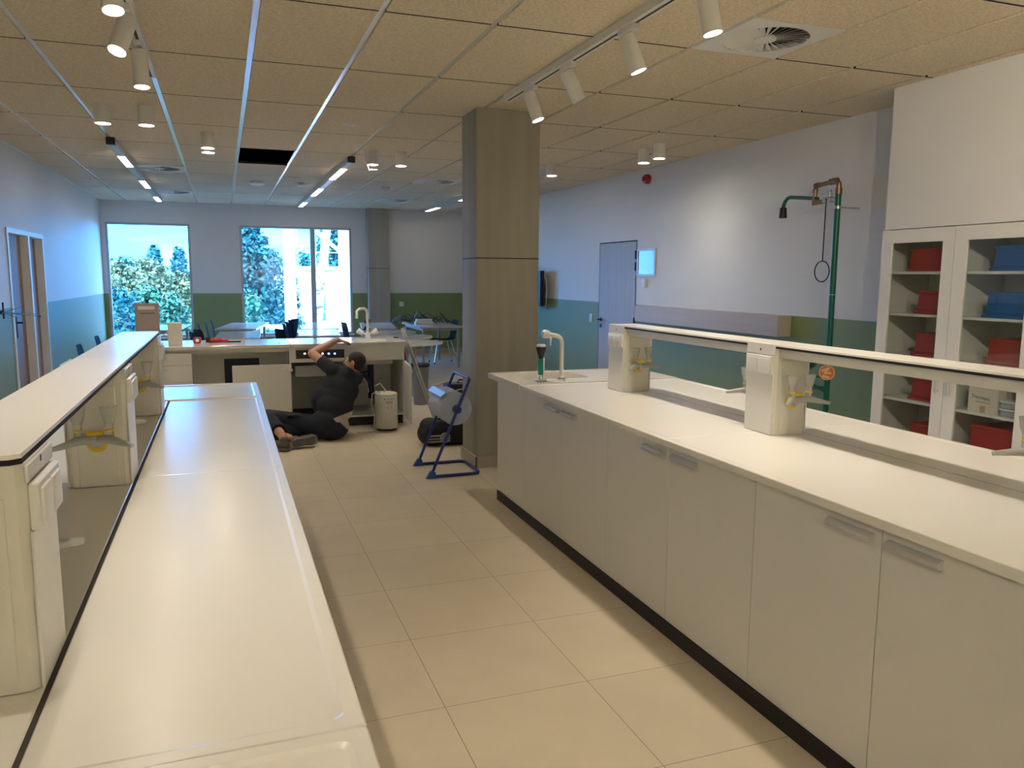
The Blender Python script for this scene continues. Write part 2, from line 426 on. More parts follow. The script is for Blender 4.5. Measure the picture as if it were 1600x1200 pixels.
# concrete column and the pilaster on the back wall
struct('concrete_column', B().box(1.995, 2.555, 6.345, 6.765, 0, 3.0).bevel_all(.008, 2), M['concrete'])
struct('baseboard_column', B().box(1.985, 2.565, 6.333, 6.345, 0, .1).box(1.983, 1.995, 6.333, 6.775, 0, .1).box(2.555, 2.567, 6.333, 6.775, 0, .1), M['tile_base'], smooth=0)
struct('concrete_pilaster', B().box(2.815, 3.255, 16.30, 16.5, 0, 3.0).bevel_all(.006, 1), M['concrete'])
struct('baseboard_back', B().box(3.26, X1, 16.488, 16.5, 0, .1).box(X0, 2.81, 16.488, 16.5, 0, .1), M['tile_base'], smooth=0)
struct('baseboard_right', B().box(X1-.012, X1, 4.7, RD[0], 0, .1).box(X1-.012, X1, RD[1], Y1-.012, 0, .1), M['tile_base'], smooth=0)
struct('baseboard_left', B().box(X0, X0+.012, Y0, LD[0], 0, .1).box(X0, X0+.012, LD[1], Y1-.012, 0, .1), M['tile_base'], smooth=0)
def window(name, w, mull=None):
    r = thing(name, None, None, ((w[0]+w[1])/2, Y1+.06, w[2])); r['kind'] = 'structure'
    t = .042; y0, y1 = Y1-.004, Y1+.07
    b = B().box(w[0], w[0]+t, y0, y1, w[2], w[3]).box(w[1]-t, w[1], y0, y1, w[2], w[3]).box(w[0]+t, w[1]-t, y0, y1, w[3]-t, w[3]).box(w[0]+t, w[1]-t, y0, y1, w[2], w[2]+t)
    b.obj('window_frame', M['wframe'], r, 0)
    if mull:
        B().box(mull[0], mull[1], y0, y1, w[2]+t, w[3]-t).obj('mullion', M['wframe'], r, 0)
        B().box(w[0]+t, mull[0], Y1+.03, Y1+.036, w[2]+t, w[3]-t).obj('glass_pane', M['win'], r, 0)
        B().box(mull[1], w[1]-t, Y1+.03, Y1+.036, w[2]+t, w[3]-t).obj('glass_pane', M['win'], r, 0)
    else: B().box(w[0]+t, w[1]-t, Y1+.03, Y1+.036, w[2]+t, w[3]-t).obj('glass_pane', M['win'], r, 0)
    B().box(w[0]-.02, w[1]+.02, Y1-.05, Y1, w[2]-.03, w[2]).obj('window_sill', M['sill'], r, 0)
    return r
window('window_1', W1); window('window_2', W2, (1.69, 1.785))
# left door: white frame, oak leaf with a glass strip, glazed side light
d = thing('door_1', None, None, (X0, 10.4, 0)); d['kind'] = 'structure'
b = B().box(X0-.31, X0+.012, LD[0], LD[0]+.06, 0, LD[2]).box(X0-.31, X0+.012, LD[1]-.05, LD[1], 0, LD[2]).box(X0-.31, X0+.012, LD[0]+.06, LD[1]-.05, LD[2]-.05, LD[2])
b.box(X0-.2, X0+.012, 10.50, 10.57, 0, LD[2]-.05)
b.obj('door_frame', M['white'], d, 0)
B().box(X0-.1, X0-.092, LD[0]+.06, 10.02, .02, LD[2]-.05).obj('side_light_glass', M['win'], d, 0)
lf = B().box(X0-.12, X0-.075, 10.02, 10.50, .01, LD[2]-.055).obj('oak_post', M['oak'], d, 0)
hd = B().box(X0-.075, X0-.068, 10.05, 10.10, .93, 1.17, .003, 1).cyl((X0-.07, 10.075, 1.10), (X0-.02, 10.075, 1.10), .010).cyl((X0-.022, 10.07, 1.10), (X0-.022, 10.20, 1.10), .009).obj('door_handle', M['black'], d)
B().box(X0-.1, X0-.092, 10.57, 10.93, .02, LD[2]-.05).obj('glass_strip', M['win'], d, 0)
B().box(X0-.12, X0-.075, 10.93, LD[1]-.05, .01, LD[2]-.055).obj('oak_post', M['oak'], d, 0)
# corridor behind it
b = B().box(-3.9, -3.7, 8.0, 14.5, 0, 3.0).box(-3.7, X0-.3, 7.8, 8.0, 0, 3.0).box(-3.7, X0-.3, 14.5, 14.7, 0, 3.0)
struct('wall_corridor', b, M['wall'], smooth=0)
struct('floor_corridor', B().box(-3.9, X0-.3, 7.8, 14.7, -.25, 0), M['floor'], smooth=0)
struct('ceiling_corridor', B().box(-3.9, X0-.3, 7.8, 14.7, 3.0, 3.1), M['strip'], smooth=0)
# right door: flush ash leaf
d = thing('door_2', None, None, (X1, 9.74, 0)); d['kind'] = 'structure'
B().box(X1-.004, X1+.04, RD[0]+.02, RD[1]-.02, .008, RD[2]-.015, .002, 1).obj('door_leaf', M['ash'], d)
b = B().box(X1, X1+.1, RD[0], RD[0]+.017, 0, RD[2]).box(X1, X1+.1, RD[1]-.017, RD[1], 0, RD[2]).box(X1, X1+.1, RD[0]+.017, RD[1]-.017, RD[2]-.012, RD[2])
b.obj('door_frame', M['edge'], d, 0)
for z in (1.93, 1.78, 1.06):
    B().cyl((X1-.012, RD[0]+.016, z-.055), (X1-.012, RD[0]+.016, z+.055), .011, seg=12).obj('hinge', M['black'], d)
b = B().cyl((X1-.004, 10.20, 1.04), (X1-.05, 10.20, 1.04), .012).cyl((X1-.05, 10.215, 1.04), (X1-.05, 10.07, 1.04), .010).cyl((X1-.006, 10.20, 1.04), (X1-.012, 10.20, 1.04), .027)
b.obj('door_handle', M['edge'], d)
B().cyl((X1-.004, 10.20, .95), (X1-.014, 10.20, .95), .026).obj('lock_plate', M['black'], d)

# ------------------------------------------------------------------ lab benches
def handle(parent, face, yc, z, L=.19, sx=-1):
    """bar handle on a door; sx: which way the door faces"""
    prof = [(0, 0), (sx*.022, .004), (sx*.026, .012), (sx*.024, .022), (sx*.012, .030), (0, .030)]
    b = B().prism([(face+p[0], z-.015+p[1]) for p in prof], yc-L/2, yc+L/2, 'y')
    return b.obj('handle', M['alu'], parent)
def cabinet(label, c, ya, yb):
    t = thing('base_cabinet', label, 'cabinet', (c, (ya+yb)/2, 0), 'base cabinets of the lab benches')
    B().box(c-.568, c+.568, ya+.001, yb-.001, .0685, .884).obj('carcass', M['lab'], t, 0)
    B().box(c-.600, c+.600, ya+.0005, yb-.0005, 0, .068).obj('toe_kick', M['kick'], t, 0)
    ym = (ya+yb)/2
    for sx in (-1, 1):
        for (p, q, hy) in ((ya+.0015, ym-.0015, ym-.125), (ym+.0015, yb-.0015, ym+.125)):
            f0, f1 = sorted((c+sx*.570, c+sx*.590))
            dr = B().box(f0, f1, p, q, .0685, .880, .0012, 1).obj('door', M['lab'], t)
            handle(dr, c+sx*.590, hy, .842, sx=sx)
    return t
def endcabinet(label, c, ya, yb):
    t = thing('sink_cabinet', label, 'cabinet', (c, (ya+yb)/2, 0), 'end cabinets of the lab benches')
    B().box(c-.568, c+.568, ya+.001, yb-.001, .0685, .70).obj('carcass', M['lab'], t, 0)
    B().box(c-.600, c+.600, ya+.0005, yb-.0005, 0, .068).obj('toe_kick', M['kick'], t, 0)
    for sx in (-1, 1):
        f0, f1 = sorted((c+sx*.570, c+sx*.590))
        B().box(f0, f1, ya+.0015, yb-.0015, .0685, .880, .0012, 1).obj('side_panel', M['lab'], t)
    e0, e1 = (yb-.001, yb+.017) if yb > 4 else (ya-.017, ya+.001)
    B().box(c-.59, c+.59, e0, e1, .0685, .880, .0012, 1).obj('end_panel', M['lab'], t)
    return t
def panel(b, x0, x1, y0, y1, z=.92, th=.034, mg=(.03, .03, .03, .03), r=.02, dp=.0055):
    """worktop plate with a raised rim: mg = rim width left, right, bottom, top (0 = plain edge without rim)"""
    k = .009
    rr_ = tuple(r if (p and q) else .003 for p, q in ((mg[0], mg[2]), (mg[1], mg[2]), (mg[1], mg[3]), (mg[0], mg[3])))
    m1 = [m if m else .0035 for m in mg]; m2 = [m+k if m else .004 for m in mg]
    out = rrect(x0, x1, y0, y1, .006); q = rrect(x0+.003, x1-.003, y0+.003, y1-.003, .005)
    inn = rrect(x0+m1[0], x1-m1[1], y0+m1[2], y1-m1[3], rr_); inn2 = rrect(x0+m2[0], x1-m2[1], y0+m2[2], y1-m2[3], rr_)
    def zz(p, h):
        lowered = (not mg[0] and p[0] < x0+.011) or (not mg[1] and p[0] > x1-.011) or (not mg[2] and p[1] < y0+.011) or (not mg[3] and p[1] > y1-.011)
        return h-dp if lowered else h
    n = len(out); V = b.bm.verts.new
    lo = [V((p[0], p[1], z-th)) for p in out]; s1 = [V((p[0], p[1], zz(p, z)-.003)) for p in out]
    s2 = [V((p[0], p[1], zz(p, z))) for p in q]; i1 = [V((p[0], p[1], zz(p, z))) for p in inn]; i2 = [V((p[0], p[1], z-dp)) for p in inn2]
    for A, C in ((lo, s1), (s1, s2), (s2, i1), (i1, i2)):
        for i in range(n): b.bm.faces.new((A[i], A[(i+1) % n], C[(i+1) % n], C[i]))
    b.bm.faces.new(i2); b.bm.faces.new(lo[::-1])
    return b
SEC = [(.52, 1.1888), (1.1912, 3.0488), (3.0512, 4.8988), (4.9012, 5.565)]
PIL = (1.5975, 3.0525, 4.5025)
def bench(c, side, sink):
    for (ya, yb, w) in ((3.627, 4.85, 'far'), (2.404, 3.627, 'middle'), (1.18, 2.404, 'near')):
        cabinet('white two-door base cabinet with grey bar handles, %s cabinet of the %s lab bench' % (w, side), c, ya, yb)
    endcabinet('plain white end cabinet without handles at the far end of the %s lab bench' % side, c, 4.85, 5.38)
    endcabinet('plain white end cabinet at the near end of the %s lab bench' % side, c, .65, 1.18)
    w = thing('lab_worktop', 'long white jointed worktop of the %s lab bench%s' % (side, ', with sink at its far end' if sink else ''), 'worktop', (c, 3.05, .886))
    for i, (ya, yb) in enumerate(SEC):
        if i in (1, 2):
            b = B(); panel(b, c-.61, c+.098, ya, yb, mg=(.03, 0, .03 if i == 1 else 0, .03 if i == 2 else 0)); b.obj('worktop_section', M['top'], w, 14)
            b = B(); panel(b, c+.108, c+.61, ya, yb, mg=(0, .03, .03 if i == 1 else 0, .03 if i == 2 else 0), r=.022); b.obj('worktop_section', M['top'], w, 14)
        elif i == 3 and sink:
            hx0, hx1, hy0, hy1 = 2.0, 2.47, 5.13, 5.47
            b = B(); z0, z1 = .886, .919
            b.box(c-.61, hx0, ya, yb, z0, z1).box(hx1, c+.61, ya, yb, z0, z1).box(hx0, hx1, ya, hy0, z0, z1).box(hx0, hx1, hy1, yb, z0, z1)
            bmesh.ops.remove_doubles(b.bm, verts=b.bm.verts, dist=1e-5)
            b.obj('worktop_section', M['top'], w, 0)
            b = B()
            for (x0, x1, y0, y1) in ((c-.61, c-.585, ya, yb), (c+.585, c+.61, ya, yb), (c-.585, c+.585, ya, ya+.02), (c-.585, c+.585, yb-.025, yb)):
                b.box(x0, x1, y0, y1, .919, .923, .0015, 1)
            b.obj('raised_rim', M['top'], w)
            b = B(); o = rrect(hx0, hx1, hy0, hy1, .04); t2 = rrect(hx0+.02, hx1-.02, hy0+.02, hy1-.02, .05)
            l1 = [b.bm.verts.new((p[0], p[1], .9195)) for p in o]; l2 = [b.bm.verts.new((p[0], p[1], .74)) for p in t2]
            for k in range(len(o)): b.bm.faces.new((l1[k], l1[(k+1) % len(o)], l2[(k+1) % len(o)], l2[k]))
            b.bm.faces.new(l2); b.obj('sink_basin', M['top'], w)
            B().cyl((2.23, 5.3, .741), (2.23, 5.3, .745), .035).obj('drain', M['steel'], w)
        else:
            b = B(); panel(b, c-.61, c+.61, ya, yb, mg=(.03, .03, .03, .03)); b.obj('worktop_section', M['top'], w, 14)
    B().box(c+.098, c+.108, SEC[1][0], SEC[2][1], .887, .912).obj('dark_joint', M['seam'], w, 0)
    # reagent shelf
    for k, (ya, yb, lab) in enumerate(((1.49, 3.163, 'near'), (3.167, 4.61, 'far'))):
        s = thing('reagent_shelf', 'long narrow white shelf board with dark edge on the %s half of the %s bench' % (lab, side), 'shelf', (c, (ya+yb)/2, 1.318), 'shelf boards above the lab benches')
        ch = .03
        pol = [(c-.090, ya), (c+.075, ya), (c+.090, ya+.012), (c+.090, yb), (c-.090, yb)] if k == 0 else [(c-.090, ya), (c+.090, ya), (c+.090, yb-.012), (c+.075, yb), (c-.090, yb)]
        B().prism(pol, 1.328, 1.336).obj('shelf_top', M['top'], s)
        B().prism(pol, 1.318, 1.328).obj('dark_core', M['edge'], s)
        for (p, q) in ((PIL[0]+.108, PIL[1]-.108), (PIL[1]+.108, PIL[2]-.108)):
            if ya-.1 < p and q < yb+.3 and ((k == 0) == (p < 2.5)):
                B().box(c-.075, c-.025, p, q, 1.277, 1.3175).obj('support_rail', M['creamplastic'], s, 0)
def gas_tap(parent, c, yf, z, sy):
    """splayed outlet with two funnels on a pillar face; sy = direction the face looks"""
    b = B().cyl((c, yf, z), (c, yf+sy*.03, z), .024).ell((c, yf+sy*.034, z), (.026, .012, .024))
    for sx in (-1, 1):
        b.ring([(c+sx*.01, yf+sy*.032, z+.004), (c+sx*.05, yf+sy*.062, z+.008), (c+sx*.085, yf+sy*.092, z), (c+sx*.12, yf+sy*.118, z-.006)], [.016, .0155, .011, .0075], seg=12)
    t = b.obj('outlet', M['greyclear'], parent)
    B().cyl((c, yf, z-.012), (c, yf+sy*.006, z-.012), .033, seg=28).obj('yellow_disc', M['yellow'], t)
    B().box(c-.028, c+.028, yf+sy*.034 if sy > 0 else yf-.046, yf+.046 if sy > 0 else yf-.034, z+.018, z+.034, .004, 1).obj('yellow_marker', M['yellow'], t)
    for sx in (-1, 1):
        p = (c+sx*.047, yf+sy*.06, z+.02)
        B().lathe([(.013, 0), (.012, .02), (.0135, .04), (.021, .062), (.0275, .098), (.0285, .099), (.0265, .098), (.019, .062), (.011, .042)], p).obj('funnel', M['clear'], t)
        B().cyl((p[0], p[1], p[2]+.018), (p[0], p[1], p[2]+.024), .0155).obj('yellow_ring', M['yellow'], t)
    return t
def pillar(c, yc, label):
    """service pillar between worktop and shelf"""
    t = thing('service_pillar', label, 'pillar', (c, yc, .9165), 'service pillars of the lab benches')
    z0 = .9162
    hx, hy, ch = .094, .104, .014
    b = B().prism([(c-hx, yc-hy+ch), (c-hx+ch, yc-hy), (c+hx-ch, yc-hy), (c+hx, yc-hy+ch), (c+hx, yc+hy-ch), (c+hx-ch, yc+hy), (c-hx+ch, yc+hy), (c-hx, yc+hy-ch)], z0, 1.3178)
    b.obj('pillar_body', M['creamplastic'], t)
    for sy in (-1, 1):                                  # slightly raised end panels
        y0, y1 = sorted((yc+sy*hy, yc+sy*(hy+.004)))
        B().box(c-.062, c+.062, y0, y1, z0, 1.262, .0015, 1).obj('end_plate', M['creamplastic'], t)
        if 1 < yc+sy*1.6 < 5: gas_tap(t, c, yc+sy*(hy+.004), 1.082, sy)
    for sx in (-1, 1):
        f = c+sx*hx
        x0, x1 = sorted((f, f+sx*.006))
        B().box(x0, x1, yc-.098, yc+.098, z0, 1.20, .002, 1).obj('front_plate', M['plastic'], t)
        x0, x1 = sorted((f, f+sx*(.005)))
        cp = B().box(x0, x1, yc-.103, yc+.103, 1.285, 1.3375 if sx < 0 else 1.3165, .002, 1).obj('cap_plate', M['plastic'], t)
        x0, x1 = sorted((f, f+sx*(.0056)))
        B().box(x0, x1, yc-.004, yc+.004, 1.302, 1.313).obj('key_slot', M['ink'], cp, 0)
        x0, x1 = sorted((f, f+sx*.017))
        sb = B().box(x0, x1, yc-.092, yc+.092, 1.198, 1.282, .007, 3).obj('socket_block', M['plastic'], t)
        for k in (-1, 1):
            x0, x1 = sorted((f+sx*.014, f+sx*.0225))
            y0, y1 = sorted((yc+k*.004, yc+k*.078))
            B().box(x0, x1, y0, y1, 1.203, 1.270, .004, 2).obj('socket_cover', M['plastic'], sb)
        for k in (-1, 1):
            B().cyl((f+sx*.004, yc+k*.055, .99), (f+sx*.016, yc+k*.055, .99), .007, seg=12).obj('fixing_cap', M['plastic'], t) if 0 else None
    return t
for (c, side, sink) in ((2.45, 'right', True), (-.42, 'left', False)):
    bench(c, side, sink)
    for y, w in zip(PIL, ('nearest', 'middle', 'farthest')):
        pillar(c, y, 'cream service pillar with socket block and funnel outlets, %s of three on the %s bench' % (w, side))

# faucet and eyewash at the sink of the right bench
t = thing('lab_faucet', 'white swan-neck faucet standing at the sink of the right bench', 'faucet', (2.21, 5.04, .919))
p = (2.21, 5.04)
B().lathe([(.030, .9192), (.030, .928), (.018, .936), (.018, .95)], (p[0], p[1], 0)).obj('base_flange', M['chrome'], t)
pts = [(p[0], p[1], .935), (p[0], p[1], 1.17)]+arc((0, 0), .055, 0, PI/2, 6, lambda a, z: (p[0]-.055+a, p[1]+.004*z, 1.178+z))+[(2.115, p[1]+.005, 1.243)]
B().ring(pts, .0155, seg=16).obj('swan_neck', M['plastic'], t)
k = B().lathe([(.012, -.028), (.026, -.024), (.030, -.008), (.030, .008), (.024, .024), (.010, .028)], (2.088, 5.045, 1.245), rot=Euler((0, R(90), 0)).to_matrix()).obj('valve_knob', M['plastic'], t)
B().lathe([(.013, 0), (.013, -.022), (.008, -.028), (.006, -.07), (.004, -.075)], (2.125, 5.045, 1.236)).obj('nozzle', M['plastic'], t)
t = thing('eyewash', 'green-handled eyewash with black spray cone beside the bench sink', 'eyewash', (2.045, 5.02, .919))
B().box(2.01, 2.08, 4.99, 5.05, .9192, .934, .004, 1).obj('holder', M['steel'], t)
B().lathe([(.014, 0), (.014, .02), (.010, .03), (.010, .05)], (2.045, 5.02, .93)).obj('collar', M['chrome'], t)
B().box(2.028, 2.058, 5.004, 5.036, .965, 1.078, .008, 3).obj('grip', M['greengrip'], t)
B().box(2.059, 2.069, 5.008, 5.032, .955, 1.085, .004, 2).obj('lever', M['plastic'], t)
B().lathe([(.017, 1.078), (.017, 1.095), (.022, 1.105), (.036, 1.15), (.036, 1.158), (.030, 1.16)], (2.045, 5.02, 0)).obj('spray_cone', M['black'], t)
B().lathe([(.031, 1.159), (.033, 1.166), (.028, 1.176), (.004, 1.178)], (2.045, 5.02, 0)).obj('dust_cap', M['plastic'], t)

# ------------------------------------------------------------------ ceiling fittings
def spot(name, o, d, power, angle, blend, col=(1, .89, .73), size=.03, parent=None):
    l = bpy.data.lights.new(name, 'SPOT'); l.energy = power; l.color = col; l.spot_size = R(angle); l.spot_blend = blend; l.shadow_soft_size = size
    ob = bpy.data.objects.new(name, l); COL.objects.link(ob)
    ob.rotation_euler = Vector(d).to_track_quat('-Z', 'Y').to_euler(); ob.location = o
    if parent is not None:
        off = Vector((0, 0, 0)); p = parent
        while p: off += p.location; p = p.parent
        ob.location = Vector(o)-off; ob.parent = parent
    return ob
SPOTW = 18
def track(x, y0, y1, label):
    t = thing('light_track', label, 'track', (x, (y0+y1)/2, 3.0), 'ceiling light tracks')
    B().box(x-.03, x+.03, y0, y1, 2.952, 3.0004, .003, 1).obj('rail', M['white'], t)
    B().box(x-.008, x+.008, y0+.01, y1-.01, 2.9512, 2.953).obj('rail_slot', M['seam'], t, 0)
    B().box(x-.031, x+.031, y1-.001, y1+.014, 2.95, 3.0004, .003, 1).obj('end_cap', M['white'], t)
    return t
def head(x, yp, px, L, label, direction=None, power=1, far=False):
    """spot head hanging from the track; px = pixel of its lens centre"""
    t = thing('track_spotlight', label, 'spotlight', (x, yp, 2.95), 'white spotlights on the ceiling tracks')
    B().box(x-.02, x+.02, yp-.09, yp+.09, 2.922, 2.9515, .004, 1).obj('adapter', M['white'], t)
    P = Vector((x, yp, 2.885))
    B().cyl((x, yp, 2.93), P, .012).obj('swivel', M['white'], t)
    if px is not None:
        d = ray(*px).normalized(); o = Vector((0, 0, CAMH)); q = (P-o); s = q.dot(d); h2 = q.length_squared-s*s
        k = math.sqrt(max(0, L*L-h2)); e = o+d*(s+k if far else s-k)
        ax = (e-P).normalized()
    else: ax = Vector(direction).normalized()
    a, e = P-ax*.025, P+ax*L
    rot = ax.to_track_quat('Z', 'Y').to_matrix()
    r = .045
    h = B().lathe([(.012, -.03), (r-.004, -.028), (r, -.022), (r, L), (r-.004, L), (r-.006, L-.012), (.0, L-.012)], P, seg=32, rot=rot).obj('lamp_head', M['white'], t)
    B().lathe([(r-.0065, L-.011), (0.0001, L-.011)], P, seg=28, rot=rot).obj('lens', M['lamp'], h)
    spot('spot_light', e+ax*.01, ax, SPOTW*power, 92, 1.0, parent=t)
    return t
track(-.395, -1.6, 6.03, 'white ceiling light track above the left bench')
track(2.08, -1.6, 5.83, 'white ceiling light track above the right bench, ending at the column')
head(-.395, 3.86, (177, 17), .17, 'white track spotlight at the top edge of the picture, nearest of the left track', power=.62)
head(-.395, 4.55, None, .18, 'white track spotlight tilted to the left, middle one of the left track', (-.26, -.36, -.9), .62)
head(-.395, 5.20, None, .18, 'white track spotlight hanging straight down, farthest of the left track', (.03, -.10, -1), .62)
head(2.08, at(829, 150, x=2.08).y, (841, 188), .17, 'white track spotlight beside the column, farthest of the right track', power=1.25)
head(2.08, at(887, 116, x=2.08).y, (906, 158), .17, 'white track spotlight turned away so its lens is hidden, second from the column', power=.35, far=True)
head(2.08, at(981, 66, x=2.08).y, (998, 112), .17, 'white track spotlight third from the column on the right track', power=1.25)
head(2.08, 3.20, (1114, 53), .17, 'white track spotlight at the top edge, nearest of the right track', power=1.25)
head(-.395, 2.75, None, .20, 'white track spotlight of the left track, next one towards the near bench end', (.03, -.2, -1))
head(-.395, 1.75, None, .20, 'white track spotlight of the left track above the nearest pillar', (.06, -.15, -1), .6)
head(2.08, 2.45, None, .20, 'white track spotlight of the right track, next one towards the near bench end', (-.05, -.2, -1), 1.3)
for (x, w, y, k, dr, pw) in ((-.395, 'left', .8, 'first', (.68, .42, -.72), .7), (-.395, 'left', .0, 'middle', (.1, -.75, -.75), 12), (-.395, 'left', -.8, 'last', (.3, -.75, -.55), 12),
        (2.08, 'right', 1.3, 'first', (.82, .50, -.32), 2.8), (2.08, 'right', .3, 'middle', (.72, .72, -.30), 1.8), (2.08, 'right', -.8, 'last', (.25, -.75, -.65), 14)):  # unseen heads added to lift bounce light on ceiling, doors and cabinets
    head(x, y, None, .20, 'unseen spotlight added for fill light on the %s track behind the viewer, %s of three' % (w, k), dr, pw)
# surface mounted cylinders
def downlight(x, y, label, power=1):
    t = thing('ceiling_downlight', label, 'lamp', (x, y, 3.0), 'white cylinder lamps under the ceiling')
    h = .15
    B().lathe([(.062, 3.0004), (.062, 3.0-h), (.058, 3.0-h), (.056, 3.0-h+.012), (.0, 3.0-h+.012)], (x, y, 0), seg=32).obj('housing', M['white'], t)
    B().lathe([(.0555, 3.0-h+.0115), (.0001, 3.0-h+.0115)], (x, y, 0), seg=24).obj('lens', M['lamp'], t)
    spot('downlight', (x, y, 3.0-h-.004), (0, 0, -1), 11*power, 130, 1.0, parent=t)
downlight(-.86, 7.37, 'white cylinder ceiling lamp, left one of the pair past the left track')
downlight(-.535, 7.34, 'white cylinder ceiling lamp, right one of the pair past the left track')
downlight(-.08, 8.40, 'white cylinder ceiling lamp, nearer of the pair left of the open ceiling panel')
downlight(-.08, 8.70, 'white cylinder ceiling lamp, farther of the pair left of the open ceiling panel')
downlight(1.61, 8.93, 'white cylinder ceiling lamp beside the middle linear light')
downlight(1.92, 8.91, 'white cylinder ceiling lamp left of the column, right one of its pair')
downlight(3.80, 9.05, 'white cylinder ceiling lamp just right of the column')
downlight(4.29, 7.68, 'white cylinder ceiling lamp, left one of the pair near the red alarm', .6)
downlight(4.28, 7.34, 'white cylinder ceiling lamp, right one of the pair near the red alarm', .45)
# linear lights
def linear(x, y0, y1, lit, label):
    t = thing('linear_light', label, 'light', (x, (y0+y1)/2, 3.0), 'long linear ceiling lights')
    B().box(x-.040, x+.040, y0, y1, 2.935, 3.0004, .002, 1).obj('housing', M['alu'], t)
    B().box(x-.015, x+.015, y0+.3, y1-.3, 2.99, 3.0125).obj('mounting_spine', M['alu'], t, 0)
    B().box(x-.041, x+.041, y0-.05, y0, 2.93, 3.0004, .002, 1).obj('end_cap', M['black'], t)
    e = y0
    for (a, c) in lit:
        if a-e > .1: B().box(x-.036, x+.036, e+.02, a-.03, 2.930, 2.9352).obj('cover', M['alu'], t, 0)
        B().box(x-.036, x+.036, a, c, 2.929, 2.9352).obj('lit_panel', M['linlamp'], t, 0)
        e = c
    return t
linear(-1.0, 9.10, 15.75, ((9.95, 10.85), (12.4, 13.35), (14.85, 15.65)), 'long linear ceiling light with lit sections near the left wall')
linear(1.457, 9.47, 15.85, tuple((at(a_, b_, z=2.93).y, at(c_, d_, z=2.93).y) for a_, b_, c_, d_ in ((544, 265, 522, 281), (508, 296, 492, 306.5), (482, 317, 471, 323.5))), 'long linear ceiling light with lit sections in the middle of the room')
linear(3.93, 9.35, 16.1, ((10.1, 11.0), (12.5, 13.4), (14.9, 15.8)), 'long linear ceiling light partly hidden behind the column')
# swirl vents
def vent(vx, vy, label):
    w = .617; cx, cy = vx+w/2, vy+w/2; z = 3.0
    t = thing('ceiling_vent', label, 'vent', (cx, cy, z), 'square swirl vents in the ceiling')
    b = B(); n = 48; ro = .245
    sq = []
    for k in range(n):
        a = 2*PI*k/n; m = max(abs(math.cos(a)), abs(math.sin(a))); sq.append((cx+(w/2-.006)*math.cos(a)/m, cy+(w/2-.006)*math.sin(a)/m))
    ci = [(cx+ro*math.cos(2*PI*k/n), cy+ro*math.sin(2*PI*k/n)) for k in range(n)]
    V = b.bm.verts.new
    s0 = [V((*p, z-.004)) for p in sq]; s1 = [V((*p, z+.02)) for p in sq]; c0 = [V((*p, z-.004)) for p in ci]; c1 = [V((*p, z+.03)) for p in ci]
    for i in range(n):
        j = (i+1) % n
        b.bm.faces.new((s0[i], s0[j], c0[j], c0[i])); b.bm.faces.new((c0[i], c0[j], c1[j], c1[i])); b.bm.faces.new((s0[i], s1[i], s1[j], s0[j]))
    b.obj('face_plate', M['white'], t, 0)
    b = B(); nb = 30
    for k in range(nb):                                  # tilted vanes
        a = 2*PI*k/nb
        m = Matrix.Translation((cx, cy, z+.006)) @ Matrix.Rotation(a, 4, 'Z') @ Matrix.Translation((.155, 0, 0)) @ Matrix.Rotation(R(27), 4, 'X')
        vs = [b.bm.verts.new(m @ Vector(p)) for p in ((-.092, -.008, 0), (.092, -.0185, 0), (.092, .0185, 0), (-.092, .008, 0))]
        vt = [b.bm.verts.new(m @ (Vector(p)+Vector((0, 0, .0012)))) for p in ((-.092, -.008, 0), (.092, -.0185, 0), (.092, .0185, 0), (-.092, .008, 0))]
        b.bm.faces.new(vs); b.bm.faces.new(vt[::-1])
        for i in range(4): b.bm.faces.new((vs[i], vs[(i+1) % 4], vt[(i+1) % 4], vt[i]))
    b.obj('vanes', M['white'], t, 0)
    B().cyl((cx, cy, z-.004), (cx, cy, z+.012), .062, seg=32).obj('hub', M['white'], t)
    B().box(vx+.02, vx+w-.02, vy+.02, vy+w-.02, z+.031, z+.20).obj('plenum', M['void'], t, 0)
    return t
for (k, (vx, vy)), lab in zip(VENT.items(), ('large white square swirl vent above the right bench', 'white swirl vent by the left linear light, nearer of two', 'white swirl vent by the left linear light, farther of two',
        'white swirl vent in the ceiling just left of the column, nearer of two', 'small far swirl vent in the ceiling above the back pilaster')):
    vent(vx, vy, lab)
# small ceiling devices
p = at(546, 194, z=3.0)
t = thing('ceiling_speaker', 'small round white recessed fitting in the ceiling left of the column', 'speaker', (p.x, p.y, 3.0))
B().lathe([(.055, 3.0004), (.055, 2.994), (.045, 2.99), (.036, 2.992)], (p.x, p.y, 0)).obj('ring', M['white'], t)
B().lathe([(.035, 2.9925), (.0001, 2.9905)], (p.x, p.y, 0)).obj('centre', M['alu'], t)
for (u, v, r, lab) in ((401, 286, .11, 'white round disc under the far ceiling, larger one, behind the open panel'), (470, 288, .06, 'white round disc under the far ceiling, smaller one')):
    p = at(u, v-2, z=3.0)
    t = thing('smoke_detector', lab, 'detector', (p.x, p.y, 3.0), 'round detectors on the far ceiling')
    B().lathe([(r*.8, 3.0004), (r*.8, 2.985)], (p.x, p.y, 0)).obj('base', M['alu'], t)
    B().lathe([(r, 2.985), (r, 2.968), (r*.75, 2.955), (.0001, 2.953)], (p.x, p.y, 0)).obj('cover', M['white'], t)
p = at(598, 294, z=3.0); p.y -= .16
t = thing('motion_sensor', 'small boxy white sensor under the far ceiling beside the middle linear light', 'sensor', (p.x, p.y, 3.0))
B().box(p.x-.07, p.x+.07, p.y-.07, p.y+.07, 2.95, 3.003, .01, 2).obj('case', M['white'], t)
B().ell((p.x, p.y, 2.948), (.045, .045, .02)).obj('lens', M['creamplastic'], t)
